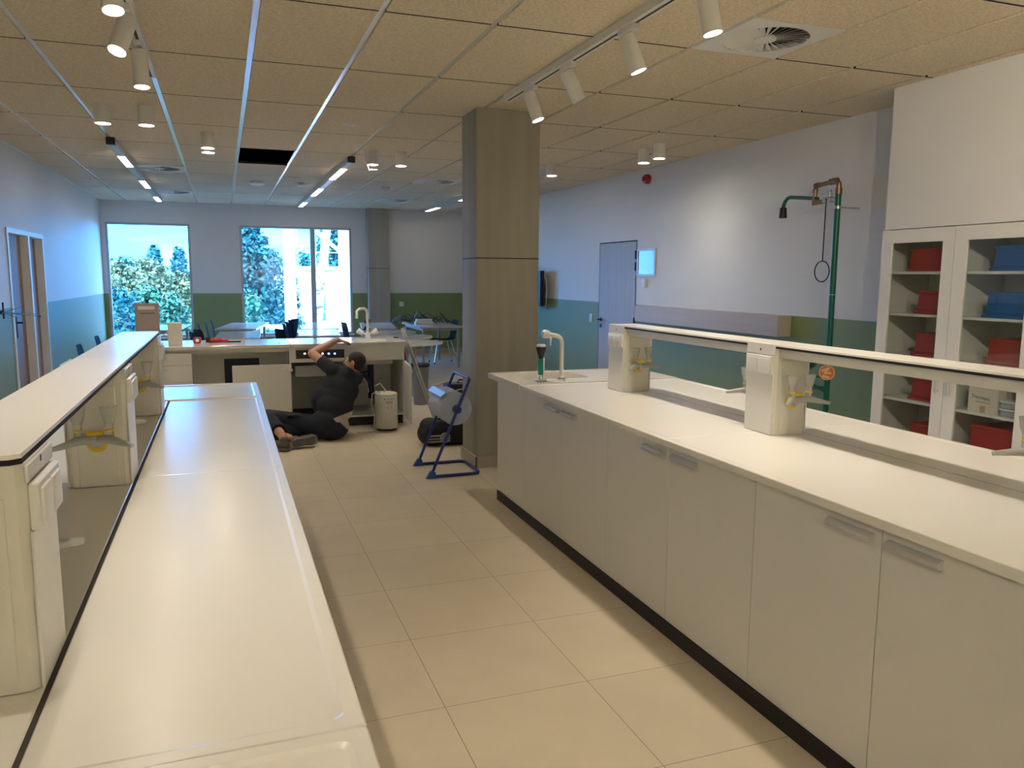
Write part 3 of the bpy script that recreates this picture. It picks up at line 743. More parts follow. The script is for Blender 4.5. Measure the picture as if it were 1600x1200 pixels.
# services visible in the open ceiling panel
b = B()
for k, y in enumerate((9.45, 9.7, 9.95, 10.2)): b.cyl((.24, y, 3.22), (.82, y+.05, 3.20), .018, seg=10)
tag(b.obj('ceiling_pipes', M['edge']), 'dark pipes showing in the open ceiling panel', 'pipes')
# access flap hanging under the ceiling by the lamp
p = at(580, 262, z=2.93)
t = thing('wire_bracket', 'thin white wire bracket hanging below the ceiling lamp by the linear light', 'bracket', (1.61, 8.93, 2.99))
B().ring([(1.51, 8.93, 3.004), (1.53, 8.93, 2.90), (1.57, 8.93, 2.795), (1.66, 8.93, 2.80)], .004, seg=6).obj('wire', M['white'], t)

# ------------------------------------------------------------------ right wall
XW = X1
t = thing('alarm_sounder', 'round red fire alarm sounder high on the right wall', 'alarm', (XW, 8.95, 2.86))
rot = Euler((0, R(-90), 0)).to_matrix()
B().lathe([(.050, 0), (.050, .03)], (XW-.001, 8.95, 2.86), rot=rot).obj('base', M['white'], t) if 0 else None
B().lathe([(.058, 0), (.060, .04), (.052, .065), (.0001, .07)], (XW+.0005, 8.95, 2.86), rot=rot).obj('body', M['redalarm'], t)
B().lathe([(.030, 0), (.028, .02), (.0001, .03)], (XW-.068, 8.95, 2.86), rot=rot).obj('horn', M['redalarm'], t)
t = thing('notice_frame', 'framed white notice sheet with small print beside the grey door', 'frame', (XW, 8.955, 1.82))
ya, yb, za, zb = 8.705, 9.175, 1.655, 2.0
b = B()
b.box(XW-.018, XW+.0005, ya, ya+.028, za, zb).box(XW-.018, XW+.0005, yb-.028, yb, za, zb).box(XW-.018, XW+.0005, ya+.028, yb-.028, za, za+.028).box(XW-.018, XW+.0005, ya+.028, yb-.028, zb-.028, zb)
b.obj('metal_frame', M['alu'], t, 0)
M['sheet'] = mat('blueish_paper', (.62, .70, .82), .10, vary=.01, spec=.55)
B().box(XW-.008, XW-.002, ya+.028, yb-.028, za+.028, zb-.028).obj('paper_sheet', M['sheet'], t, 0)
b = B(); rng = random.Random(3)
b.box(XW-.0086, XW-.0079, ya+.035, yb-.035, 1.918, 1.9205); b.box(XW-.0086, XW-.0079, ya+.05, yb-.05, 1.764, 1.7665)
for z in (1.945, 1.955, 1.885, 1.872, 1.86, 1.845, 1.83, 1.815, 1.80, 1.785, 1.745, 1.73):
    y = yb-.06
    while y > ya+.07:
        w = rng.uniform(.012, .05)
        if rng.random() < .35: b.box(XW-.0086, XW-.0079, max(y-w, ya+.05), y, z, z+.0025)
        y -= w+.012
b.obj('print', M['alu'], t, 0)
t = thing('thermostat', 'small white box on the wall under the framed notice', 'thermostat', (XW, 8.97, 1.565))
B().box(XW-.035, XW+.0005, 8.92, 9.015, 1.515, 1.615, .006, 2).obj('case', M['plastic'], t)
B().box(XW-.0365, XW-.034, 8.94, 8.995, 1.56, 1.60).obj('dial_panel', M['white'], t, 0)
t = thing('light_switch', 'white light switch on the green wall left of the grey door', 'switch', (XW, 10.52, 1.045))
B().box(XW-.012, XW+.0005, 10.48, 10.565, .985, 1.105, .004, 2).obj('plate', M['plastic'], t)
B().box(XW-.018, XW-.011, 10.495, 10.55, 1.0, 1.09, .003, 1).obj('rocker', M['plastic'], t)
t = thing('wall_ledge', 'long pale wooden box ledge on the right wall above the green band', 'ledge', (XW-.08, 7.6, 1.17))
B().box(XW-.16, XW+.0005, 6.16, 8.93, 1.085, 1.286, .003, 1).obj('box', M['duct'], t)
t = thing('call_point', 'small red call button on the green wall by the ledge', 'button', (XW, 9.02, 1.16))
B().box(XW-.05, XW+.0005, 8.965, 9.03, 1.10, 1.21, .006, 2).obj('case', M['redalarm'], t)
t = thing('door_display', 'small lit display on the green wall right of the grey door', 'display', (XW, 9.12, 1.16))
B().box(XW-.04, XW+.0005, 9.075, 9.15, 1.10, 1.21, .005, 2).obj('case', M['alu'], t)
B().box(XW-.042, XW-.039, 9.085, 9.14, 1.135, 1.20).obj('screen', M['screenglow'], t, 0)
# screen behind the column
t = thing('wall_screen', 'dark wall-mounted screen seen edge-on behind the column', 'screen', (XW, 12.85, 1.45))
B().box(XW-.20, XW-.13, 12.05, 13.65, 1.16, 1.74, .008, 2).obj('panel', M['black'], t)
B().box(XW-.13, XW+.0005, 12.5, 13.2, 1.3, 1.6).obj('wall_mount', M['edge'], t, 0)
B().ring([(XW-.135, 12.1, 1.68), (XW-.12, 11.98, 1.60), (XW-.12, 11.96, 1.45), (XW-.11, 12.0, 1.28), (XW-.10, 12.04, 1.18), (XW-.05, 12.15, 1.12), (XW-.003, 12.2, 1.12)], .006, seg=8).obj('cable', M['plastic'], t)
# wall sockets
p = at(627, 475, y=Y1)
t = thing('wall_socket', 'small white double socket on the green back wall above the table', 'socket', (p.x, Y1, p.z))
B().box(p.x-.05, p.x+.05, Y1-.014, Y1+.0005, p.z-.05, p.z+.05, .005, 2).obj('plate', M['plastic'], t)
B().cyl((p.x, Y1-.016, p.z), (p.x, Y1-.013, p.z), .026).obj('insert', M['white'], t)
# emergency shower
sx, sy = 4.85, 5.385
t = thing('emergency_shower', 'green emergency shower on a tall pipe by the right wall', 'shower', (sx, sy, 0))
pl = B().cyl((sx, sy, 0), (sx, sy, 2.34), .0245, seg=24).obj('pole', M['green'], t)
B().lathe([(.075, .0), (.075, .012), (.03, .03)], (sx, sy, .0005)).obj('floor_flange', M['green'], t)
B().cyl((sx, sy, 1.50), (sx, sy, 1.506), .0255).obj('joint_ring', M['steel'], t)
b = B().cyl((sx, sy, 2.335), (sx, sy, 2.385), .029).cyl((sx, sy, 2.385), (sx, sy, 2.42), .022).ring([(sx, sy, 2.39), (sx, sy, 2.425), (sx, sy+.02, 2.445), (sx, sy+.05, 2.448), (sx, sy+.12, 2.44), (sx, sy+.25, 2.43), (sx, sy+.275, 2.41), (sx, sy+.28, 2.33), (sx, sy+.28, 2.30)], .0185, seg=14)
b.cyl((sx, sy+.02, 2.447), (sx, sy+.10, 2.444), .027).cyl((sx, sy+.235, 2.431), (sx, sy+.28, 2.43), .024).cyl((sx, sy+.28, 2.40), (sx, sy+.28, 2.37), .024).cyl((sx, sy+.28, 2.315), (sx, sy+.28, 2.275), .026)
b.cyl((sx, sy+.30, 2.285), (sx, sy+.12, 2.293), .020)
b.obj('brass_pipe', M['brass'], t)
v = B().cyl((sx, sy+.16, 2.298), (sx, sy+.06, 2.298), .026).cyl((sx, sy+.06, 2.298), (sx, sy+.02, 2.298), .020).cyl((sx, sy+.105, 2.298), (sx, sy+.105, 2.372), .009).box(sx-.012, sx+.012, sy+.085, sy+.125, 2.365, 2.378, .003, 1).obj('valve', M['steel'], t)
ar = B().ring([(sx, sy+.24, 2.318), (sx, sy+.45, 2.345), (sx, sy+.60, 2.362)]+[(sx, sy+.60+.085*math.sin(a), 2.277+.085*math.cos(a)) for a in (.35, .7, 1.05, 1.35, 1.57)]+[(sx, sy+.686, 2.26)], .0165, seg=14).obj('arm', M['green'], t)
B().lathe([(.017, .02), (.030, .012), (.032, -.03), (.036, -.07), (.032, -.078)], (sx, sy+.687, 2.262)).obj('shower_head', M['black'], t)
rd = B().cyl((sx-.03, sy+.105, 2.30), (sx-.03, sy+.108, 1.785), .0045, seg=8).box(sx-.034, sx+.0, sy+.10, sy+.111, 2.296, 2.304).obj('pull_rod', M['edge'], t)
B().ring([(sx-.03, sy+.108+.088*math.sin(2*PI*k/28), 1.697+.088*math.cos(2*PI*k/28)) for k in range(28)], .0048, True, 8).obj('pull_ring', M['edge'], rd)
B().cyl((sx, sy, 2.215), (sx, sy, 2.238), .032).cyl((sx, sy, 2.226), (XW+.0005, sy-.0, 2.226), .006).obj('wall_clamp', M['steel'], t)
B().cyl((sx, sy, .905), (sx, sy, .935), .03).sph((sx-.03, sy+.035, .92), .014).sph((sx-.03, sy, .915), .012).obj('pipe_clamp', M['chrome'], t)
sg = B().cyl((sx-.040, sy-.035, .843), (sx-.036, sy-.032, .843), .064, seg=36)
sg.bm.verts.ensure_lookup_table()
so = sg.obj('round_sign', M['orange'], t)
def ringface(name, m, c, r0, r1, parent, nrm):
    rot = Vector(nrm).to_track_quat('Z', 'Y').to_matrix()
    return B().lathe([(r0, 0), (r1, 0), (r1, .0012), (r0, .0012), (r0, 0)], c, seg=36, rot=rot).obj(name, m, parent)
nn = Vector((-.80, -.60, 0)); M['creamink'] = mat('cream_print', (.80, .62, .38), .5)
so.data.transform(Matrix.Identity(4))
ringface('sign_rim', M['creamink'], (sx-.0405, sy-.0354, .843), .058, .064, so, nn)
bx = nn.to_track_quat('Z', 'Y').to_matrix().to_4x4(); bx.translation = Vector((sx-.0412, sy-.036, .843))
b = B()
# pictogram: slanting tap strokes over a basin
for (x0, y0, x1, y1, w) in ((-.040, .012, .018, .042, .016), (.018, .040, -.020, -.006, .014), (-.020, -.006, .034, -.002, .016), (-.034, -.030, .022, -.042, .018)):
    dv = Vector((x1-x0, y1-y0)); nv = Vector((-dv.y, dv.x)).normalized()*w/2
    q = [(x0+nv.x, y0+nv.y), (x0-nv.x, y0-nv.y), (x1-nv.x, y1-nv.y), (x1+nv.x, y1+nv.y)]
    b.prism(q, .0004, .0012)
# the tracking quaternion leaves local X horizontal, Y up or down: keep it upright
if (bx.to_3x3() @ Vector((0, 1, 0))).z < 0: bx = bx @ Matrix.Rotation(PI, 4, 'Z')
b.xf(bx); b.obj('sign_pictogram', M['creamink'], so, 0)
bo = B().lathe([(.02, .80), (.06, .81), (.125, .86), (.135, .90), (.13, .902), (.118, .865), (.05, .825)], (sx-.12, sy+.20, .02), seg=32).obj('eyewash_bowl', M['green'], t)
b = B().ring([(sx, sy, .70), (sx-.05, sy+.08, .70), (sx-.12, sy+.20, .70), (sx-.12, sy+.20, .83)], .017, seg=10).ring([(sx, sy, .66), (sx-.10, sy+.14, .76), (sx-.12, sy+.19, .80)], .010, seg=8).ring([(sx, sy, .80), (sx-.12, sy+.19, .79)], .012, seg=8)
b.obj('bracket', M['green'], t)
B().cyl((sx-.06, sy+.10, .80), (sx-.06, sy+.16, .80), .02).obj('bowl_valve', M['steel'], t)

# tall cabinet in the right wall
def tall(label, yb, full=True):
    """double glass-door cabinet; yb = far side; each door .625 wide"""
    xa, w, zt = 4.60, .625, 1.99
    t = thing('glass_cabinet', label, 'cabinet', (4.85, yb-w, 0), 'tall glass-door cabinets')
    y0 = yb-2*w
    b = B().box(xa+.022, XW-.005, y0, y0+.018, .06, zt).box(xa+.022, XW-.005, yb-.018, yb, .06, zt).box(xa+.022, XW-.005, y0+.018, yb-.018, zt-.018, zt).box(xa+.022, XW-.005, y0+.018, yb-.018, .06, .078)
    b.box(XW-.013, XW-.005, y0+.018, yb-.018, .078, zt-.018).box(xa+.03, XW-.013, yb-w-.009, yb-w+.009, .078, zt-.018)
    b.obj('carcass', M['lab'], t, 0)
    B().box(xa+.04, XW-.005, y0, yb, 0, .06).obj('toe_kick', M['kick'], t, 0)
    for k in range(2):
        q1 = yb-w*k-(.018 if k == 0 else .009); q0 = yb-w*(k+1)+(.009 if k == 0 else .018)
        for z in (1.672, 1.372, 1.072, .750, .42):
            B().box(xa+.03, XW-.014, q0+.001, q1-.001, z, z+.018).obj('shelf', M['lab'], t, 0)
    for k in range(2):
        d1 = yb-w*k-.002; d0 = yb-w*(k+1)+.002; st = .092
        b = B().box(xa, xa+.021, d0, d0+st, .065, zt-.004).box(xa, xa+.021, d1-st, d1, .065, zt-.004).box(xa, xa+.021, d0+st, d1-st, zt-.004-st, zt-.004).box(xa, xa+.021, d0+st, d1-st, .065, .065+st)
        dr = b.obj('door_frame', M['lab'], t, 0)
        B().box(xa+.009, xa+.013, d0+st, d1-st, .065+st, zt-.004-st).obj('door_glass', M['glass'], dr, 0)
        hy = d0+.045 if k == 0 else d1-.045
        B().box(xa-.024, xa-.014, hy-.010, hy+.010, .86, 1.04, .003, 1).box(xa-.016, xa, hy-.007, hy+.007, .87, .885).box(xa-.016, xa, hy-.007, hy+.007, 1.015, 1.03).obj('handle', M['alu'], dr)
    return t
tall('tall white cabinet with two glass doors full of red and blue crates', 4.63)
tall('tall white glass-door cabinet next along the right wall, empty', 3.375)
CR = 'plastic crates in the glass cabinet'
def crate(label, y0, y1, z, h, m, x0=4.68, x1=5.03):
    t = thing('storage_crate', label, 'crate', ((x0+x1)/2, (y0+y1)/2, z), CR)
    b = B(); o = rrect(x0+.012, x1-.012, y0+.012, y1-.012, .012); o2 = rrect(x0+.02, x1-.02, y0+.02, y1-.02, .012)
    l = [b.bm.verts.new((*p, z+.016)) for p in o]; u = [b.bm.verts.new((*p, z+h-.02)) for p in o2]
    for k in range(len(o)): b.bm.faces.new((l[k], l[(k+1) % len(o)], u[(k+1) % len(o)], u[k]))
    b.bm.faces.new(l[::-1]); b.bm.faces.new(u)
    b.box(x0+.006, x1-.006, y0+.006, y1-.006, z+.026, z+.034, .002, 1)
    b.obj('tub', m, t)
    B().box(x0, x1, y0, y1, z+.0005, z+.018, .004, 2).obj('flange', m, t)
    B().box(x0+.014, x1-.014, y0+.014, y1-.014, z+h-.022, z+h-.004, .003, 1).box(x0+.022, x1-.022, y0+.022, y1-.022, z+h-.006, z+h, .002, 1).obj('lid', m, t)
    return t
s = (.078, .438, .768, 1.090, 1.390, 1.690)
crate('wide red crate on the top shelf behind the left glass door', 4.03, 4.47, s[5], .165, M['red'])
crate('red crate on the second shelf from the top behind the left door', 4.03, 4.38, s[4], .165, M['red'], x1=5.0)
crate('red crate on the third shelf from the top behind the left door', 4.03, 4.375, s[3], .165, M['red'], x1=5.0)
crate('red crate just below the bench shelf level, fourth shelf, left door', 4.03, 4.375, s[2], .17, M['red'], x1=5.0)
crate('low red crate on the lowest visible shelf behind the left door', 4.03, 4.37, s[1], .16, M['red'], x1=5.0)
crate('blue crate on the top shelf behind the right glass door', 3.40, 3.80, s[5], .165, M['bluecrate'])
crate('blue crate on the second shelf behind the right glass door', 3.40, 3.83, s[4], .165, M['bluecrate'])
crate('red crate on the third shelf behind the right glass door', 3.42, 3.79, s[3], .165, M['red'])
crate('large red crate below the cardboard box behind the right door', 3.415, 3.85, s[1], .24, M['red'], x0=4.655)
# cardboard box with handwriting
z = s[2]; t = thing('cardboard_box', 'white cardboard box with handwriting behind the right glass door', 'box', (4.82, 3.76, z))
fx, fy0, fy1, hh = 4.66, 3.64, 3.855, .205
b = B().box(fx, fx+.003, fy0, fy1, z+.0005, z+hh).box(fx+.28, fx+.283, fy0, fy1, z+.0005, z+hh).box(fx+.003, fx+.28, fy0, fy0+.003, z+.0005, z+hh).box(fx+.003, fx+.28, fy1-.003, fy1, z+.0005, z+hh).box(fx+.003, fx+.28, fy0+.003, fy1-.003, z+.0005, z+.004)
b.obj('carton', M['card'], t, 0)
B().prism([(fx+.01, z+hh+.004), (fx+.28, z+hh+.03), (fx+.28, z+hh+.033), (fx+.01, z+hh+.007)], fy0+.002, fy1-.002, 'y').obj('lid_flap', M['card'], t, 0)
B().box(fx-.003, fx, 3.755, 3.80, z+.15, z+hh+.012).box(fx-.003, fx+.02, 3.755, 3.80, z+hh+.012, z+hh+.015).obj('tuck_tab', M['card'], t, 0)
B().box(fx-.001, fx+.0, 3.725, 3.765, z+.001, z+.045).obj('tape_strip', M['tape'], t, 0)
tm = Matrix(((0, 0, -1, fx-.0004), (-1, 0, 0, 3.765), (0, 1, 0, z+.098), (0, 0, 0, 1)))
text_mesh('Trechters', .034, M['ink'], 'handwriting', t, tm @ Matrix.Rotation(R(-4), 4, 'Z'))
B().box(fx-.0012, fx-.0002, 3.69, 3.80, z+.068, z+.071).obj('underline', M['ink'], t, 0)
t = thing('red_carton', 'small red carton behind the white cardboard box', 'box', (4.9, 3.56, z))
B().box(4.84, 4.98, 3.52, 3.625, z+.085, z+.16, .002, 1).obj('carton', M['red'], t)
B().box(4.82, 5.0, 3.5, 3.63, z+.0005, z+.0845, .004, 1).obj('lower_carton', M['frosted'], t)
for k in range(2):
    t = thing('plastic_tub', ('lower' if k == 0 else 'upper')+' of two flat translucent tubs stacked beside the white cardboard box', 'tub', (4.74, 3.53, z+.05*k), 'flat translucent tubs in the glass cabinet')
    B().box(4.665, 4.81, 3.43, 3.625, z+.0005+.05*k, z+.037+.05*k, .008, 2).obj('tub', M['frosted'], t)
    B().box(4.66, 4.815, 3.425, 3.63, z+.037+.05*k, z+.0495+.05*k, .004, 2).obj('lid', M['plastic'], t)

# ------------------------------------------------------------------ teacher's desk across the room
DY = 8.58
t = thing('desk_worktop', 'long white worktop of the teacher desk across the room, with built-in sink', 'worktop', (.46, 8.95, .886))
B().box(-1.0, .647, 8.555, 9.36, .886, .92, .003, 1).obj('worktop_section', M['desktop'], t)
sx0, sx1, sy0, sy1 = 1.37, 1.73, 8.74, 9.06
b = B(); zz = (.886, .92)
b.box(.651, sx0, 8.555, 9.36, *zz).box(sx1, 1.90, 8.555, 9.36, *zz).box(sx0, sx1, 8.555, sy0, *zz).box(sx0, sx1, sy1, 9.36, *zz)
b.obj('worktop_section', M['desktop'], t, 0)
b = B(); o = rrect(sx0, sx1, sy0, sy1, .03); q = rrect(sx0+.02, sx1-.02, sy0+.02, sy1-.02, .04)
l1 = [b.bm.verts.new((*p, .9195)) for p in o]; l2 = [b.bm.verts.new((*p, .76)) for p in q]
for k in range(len(o)): b.bm.faces.new((l1[k], l1[(k+1) % len(o)], l2[(k+1) % len(o)], l2[k]))
b.bm.faces.new(l2); b.obj('sink_basin', M['top'], t)
B().box(sx0-.03, sx1+.03, sy0-.03, sy1+.03, .66, .758, .02, 2).obj('basin_underside', M['card'], t)
B().cyl((.54, 8.72, .9205), (.54, 8.72, .924), .018).obj('cable_cap', M['black'], t)
# drawers
t = thing('drawer_unit', 'white drawer unit under the left end of the teacher desk', 'drawers', (-.64, 8.95, 0))
B().box(-.96, -.322, DY+.02, 9.30, .1, .884).obj('carcass', M['lab'], t, 0)
B().box(-.95, -.33, DY+.04, 9.28, 0, .1).obj('toe_kick', M['kick'], t, 0)
for (z0, z1) in ((.108, .335), (.339, .556), (.560, .727), (.732, .852)):
    dr = B().box(-.958, -.324, DY, DY+.019, z0, z1, .0015, 1).obj('drawer', M['lab'], t)
    B().box(-.72, -.55, DY-.022, DY-.012, z1-.045, z1-.033, .003, 1).box(-.71, -.70, DY-.014, DY, z1-.043, z1-.035).box(-.57, -.56, DY-.014, DY, z1-.043, z1-.035).obj('handle', M['alu'], dr)
# knee space
t = thing('desk_knee_panel', 'grey back panel of the knee space with a dark opening, teacher desk', 'panel', (.15, 9.0, 0))
B().box(-.320, .628, DY+.01, DY+.03, .842, .885).obj('apron', M['lab'], t, 0)
a = at(350, 561, y=8.99); c = at(405, 560, y=8.99)
b = B().box(-.320, a.x, 9.0, 9.02, .06, .885).box(c.x, .628, 9.0, 9.02, .06, .885).box(a.x, c.x, 9.0, 9.02, a.z, .885)
b.obj('back_panel', M['lab'], t, 0)
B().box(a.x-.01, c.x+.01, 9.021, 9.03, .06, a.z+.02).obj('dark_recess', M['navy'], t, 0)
# sink cabinet with open doors
t = thing('sink_cabinet', 'open white sink cabinet the man is working in, right part of the teacher desk', 'cabinet', (1.25, 8.95, 0))
b = B().box(.632, .650, DY+.02, 9.30, 0, .884).box(1.845, 1.863, DY+.02, 9.30, 0, .884).box(.650, 1.845, 9.28, 9.30, 0, .884).box(.650, 1.845, DY+.02, 9.28, .1, .118).box(1.232, 1.250, 8.80, 9.28, .118, .6)
b.obj('carcass', M['lab'], t, 0)
B().box(.650, 1.845, DY+.05, DY+.07, 0, .1).obj('toe_kick', M['kick'], t, 0)
B().box(.632, 1.863, DY, DY+.019, .722, .884, .002, 1).obj('fascia', M['lab'], t)
pn = B().box(.70, 1.205, DY-.004, DY+.001, .762, .852, .002, 1).obj('control_panel', M['black'], t)
for (u, m) in ((476, 'ledw'), (504, 'ledw'), (513.5, 'ledb'), (523, 'ledb')):
    p = at(u, 552.5, y=DY-.005)
    B().cyl((p.x, DY-.008, p.z), (p.x, DY-.0035, p.z), .0075 if m == 'ledw' else .009, seg=12).obj('indicator_light', M[m], pn)
for x in (.83, .92, 1.08): B().cyl((x, DY-.016, .80), (x, DY-.003, .80), .016, seg=16).obj('knob', M['edge'], pn)
dl = B().box(.058, .640, DY-.036, DY-.018, .105, .712, .0015, 1).obj('door', M['lab'], t)
B().box(.600, .660, DY-.048, DY-.036, .635, .665, .003, 1).cyl((.615, DY-.05, .65), (.615, DY-.036, .65), .017).obj('hinge', M['steel'], dl)
B().box(.600, .660, DY-.048, DY-.036, .16, .19, .003, 1).obj('hinge', M['steel'], dl)
hp = Vector((1.862, DY, 0)); e = at(640.5, 572, z=.71); dv = Vector((e.x-hp.x, e.y-hp.y, 0)).normalized()
ang = math.atan2(dv.y, dv.x)
b = B().box(0, .585, -.018, 0, .105, .712, .0015, 1); b.xf(Matrix.Translation((hp.x+.012, hp.y-.004, 0)) @ Matrix.Rotation(ang, 4, 'Z'))
dr2 = b.obj('door', M['lab'], t)
pm = hp+dv*.30
B().ring([(pm.x+.03+.022*math.cos(k*PI/5), pm.y, .62+.028*math.sin(k*PI/5)) for k in range(10)], .004, True, 6).obj('cable_loop', M['plastic'], dr2)
B().box(.70, 1.10, 8.78, 9.26, .545, .665, .004, 1).obj('supply_box', M['alu'], t)
B().cyl((1.55, 8.95, .655), (1.55, 8.95, .25), .034).obj('waste_pipe', M['navy'], t)
b = B()
for k in range(7):
    rr = random.Random(k); y = 8.72+.05*k
    b.ring([(1.26+.02*k, y, .16+.03*k), (1.30+.03*k, y+.03, .50+rr.uniform(-.06, .05)), (1.42+.02*k, y, .56+rr.uniform(-.05, .02)), (1.50+.01*k, y-.02, .44), (1.53, y-.02, .28+.02*k)], .011, seg=8)
b.obj('hoses', M['navy'], t)
b = B().ring([(1.28, 8.72, .5), (1.36, 8.7, .53), (1.44, 8.69, .5), (1.47, 8.68, .42), (1.475, 8.66, .36)], .006, seg=8).ring([(1.0, 8.8, .5), (1.2, 8.74, .47), (1.35, 8.72, .475), (1.43, 8.7, .44)], .005, seg=8)
b.obj('white_hose', M['plastic'], t)
B().box(.68, 1.10, 8.72, 9.0, .1185, .16, .004, 1).obj('tools_tray', M['edge'], t)
# boiler
bx_, by_ = 1.60, 8.31
t = thing('water_heater', 'white cylindrical water heater standing on the floor before the open cabinet', 'heater', (bx_, by_, 0))
B().lathe([(.104, .0005), (.110, .012), (.112, .022)], (bx_, by_, 0), 40).obj('base_ring', M['edge'], t)
B().lathe([(.117, .022), (.119, .03), (.119, .375), (.117, .38)], (bx_, by_, 0), 40).obj('body', M['plastic'], t)
B().lathe([(.113, .38), (.117, .384), (.117, .392), (.105, .402), (.06, .408), (.0001, .41)], (bx_, by_, 0), 40).obj('lid', M['creamplastic'], t)
cb = B().ring([(bx_-.05, by_-.02, .40), (bx_-.11, by_-.05, .425), (bx_-.16, by_-.06, .40), (bx_-.17, by_-.05, .30), (bx_-.14, by_-.06, .16), (bx_-.15, by_-.08, .05), (bx_-.18, by_-.12, .012), (bx_-.26, by_-.10, .008)], .006, seg=8)
cb.ring([(bx_+.0, by_, .405), (bx_-.03, by_+.02, .46), (bx_-.06, by_+.01, .50), (bx_-.10, by_+.06, .47)], .007, seg=8)
cb.box(bx_-.33, bx_-.25, by_-.118, by_-.085, .0005, .022, .006, 2).obj('power_cable', M['plastic'], t)
b = B(); rr = random.Random(5)
rows = [(.345, .05, 4), (.337, .052, 5), (.318, .035, 6), (.302, .03, 6), (.285, .022, 3), (.26, .02, 2), (.245, .02, 2)]
ba = math.atan2(-by_, -bx_)+.30
for (z, hw, n) in rows:
    for k in range(n):
        a = ba+(k/(n-1 or 1)-.5)*2*hw/.119
        w = rr.uniform(.006, .012)/.119
        pts = [(bx_+.1197*math.cos(a+s*w), by_+.1197*math.sin(a+s*w)) for s in (-.5, .5)]
        h = rr.uniform(.004, .008)
        v = [b.bm.verts.new((*pts[0], z)), b.bm.verts.new((*pts[1], z)), b.bm.verts.new((*pts[1], z+h)), b.bm.verts.new((*pts[0], z+h))]
        b.bm.faces.new(v)
b.obj('printed_label', M['ink'], t, 0)
# tap of the desk sink
t = thing('desk_faucet', 'white two-handle tap with a tall spout at the teacher desk sink', 'faucet', (1.56, 9.2, .92))
B().lathe([(.034, .9205), (.03, .95), (.022, .985)], (1.565, 9.2, 0)).obj('body', M['plastic'], t)
B().ring([(1.565, 9.2, .97), (1.565, 9.2, 1.20), (1.558, 9.2, 1.24), (1.53, 9.19, 1.262), (1.47, 9.17, 1.258), (1.44, 9.16, 1.235), (1.435, 9.155, 1.15)], .016, seg=14).obj('spout', M['plastic'], t)
for s in (-1, 1):
    b = B().cyl((1.565, 9.2, .955), (1.565+s*.07, 9.19, .985), .012).cyl((1.565+s*.06, 9.19, .975), (1.565+s*.115, 9.185, 1.01), .028, .034, seg=4)
    b.obj('cross_handle', M['plastic'], t)
# things on the desk
t = thing('upright_box', 'flat grey-brown upright box with a small knob on top, on the teacher desk', 'box', (-.73, 8.82, .92))
B().box(-.852, -.630, 8.90, 9.0, .9205, 1.345, .004, 1).obj('case', M['browncard'], t)
B().box(-.822, -.667, 8.897, 8.90, 1.28, 1.315, .001, 1).obj('grip_slot', M['card'], t)
B().box(-.807, -.667, 8.8985, 8.90, 1.24, 1.245).obj('line', M['edge'], t, 0)
B().box(-.752, -.722, 8.935, 8.965, 1.345, 1.385, .004, 1).obj('knob', M['edge'], t)
t = thing('open_carton', 'narrow open pale carton with a slanting flap on the teacher desk', 'box', (-.48, 8.8, .92))
B().box(-.545, -.412, 8.72, 8.86, .9205, 1.15, .002, 1).obj('carton', M['card'], t)
B().prism([(-.546, 1.06), (-.546, 1.05), (-.70, .945), (-.70, .955)], 8.73, 8.85, 'y').obj('flap', M['card'], t, 0)
t = thing('tape_measure', 'red tape measure lying on the teacher desk', 'tool', (-.27, 8.93, .92))
B().prism(rrect(-.315, -.235, .9205, .985, .02), 8.91, 8.95, 'y').bevel_all(.005, 2).obj('case', M['redalarm'], t)
B().cyl((-.272, 8.906, .955), (-.272, 8.911, .955), .018).obj('badge', M['white'], t)
t = thing('angle_grinder', 'red and black power tool lying on the teacher desk', 'tool', (-.1, 8.93, .92))
B().cap((-.15, 8.93, .948), (-.04, 8.95, .945), .026, .022).obj('motor_body', M['redalarm'], t)
B().cyl((-.165, 8.925, .930), (-.165, 8.925, .985), .026).obj('gear_head', M['black'], t)
B().cap((-.04, 8.95, .943), (.02, 8.96, .940), .018, .015).obj('tail', M['redalarm'], t)
tag(B().ring([(-.01, 8.985, .9285), (.03, 8.99, .928), (.07, 8.97, .929), (.11, 8.98, .928), (.16, 8.97, .928)], .0075, seg=8).obj('power_cord', M['edge']), 'dark cord lying beside the red tool on the teacher desk', 'cord')
# board leaning on the desk end
a, c = Vector((1.93, 8.98, 1.045)), Vector((2.245, 8.74, .0065))
t = thing('leaning_board', 'long narrow silver board leaning against the right end of the teacher desk', 'board', (c.x, c.y, 0))
ax = (a-c).normalized(); wd = Vector((.35, -.9, 0)); wd = (wd-ax*wd.dot(ax)).normalized(); nm = ax.cross(wd)
m4 = Matrix((( *[wd.x, nm.x, ax.x], c.x), (wd.y, nm.y, ax.y, c.y), (wd.z, nm.z, ax.z, c.z), (0, 0, 0, 1)))
b = B().box(-.032, .032, -.006, .006, .008, (a-c).length, .002, 1); b.xf(m4); b.obj('board', M['alu'], t)
b = B().box(-.034, -.026, -.008, .008, .008, (a-c).length, .001, 1); b.xf(m4); b.obj('edge_strip', M['plastic'], t)
# maroon bag hanging at the desk end
t = thing('shoulder_bag', 'dark maroon bag hanging at the right end of the teacher desk', 'bag', (1.92, 9.12, .6))
b = B().ell((1.955, 9.14, .66), (.045, .13, .14)).ell((1.958, 9.12, .60), (.05, .14, .11)); b.obj('bag_body', M['maroon'], t)
B().ring([(1.91, 9.07, .74), (1.905, 9.08, .86), (1.90, 9.10, .925), (1.86, 9.12, .9255), (1.905, 9.16, .92), (1.91, 9.18, .85), (1.915, 9.2, .74)], .007, seg=8).obj('strap', M['edge'], t)
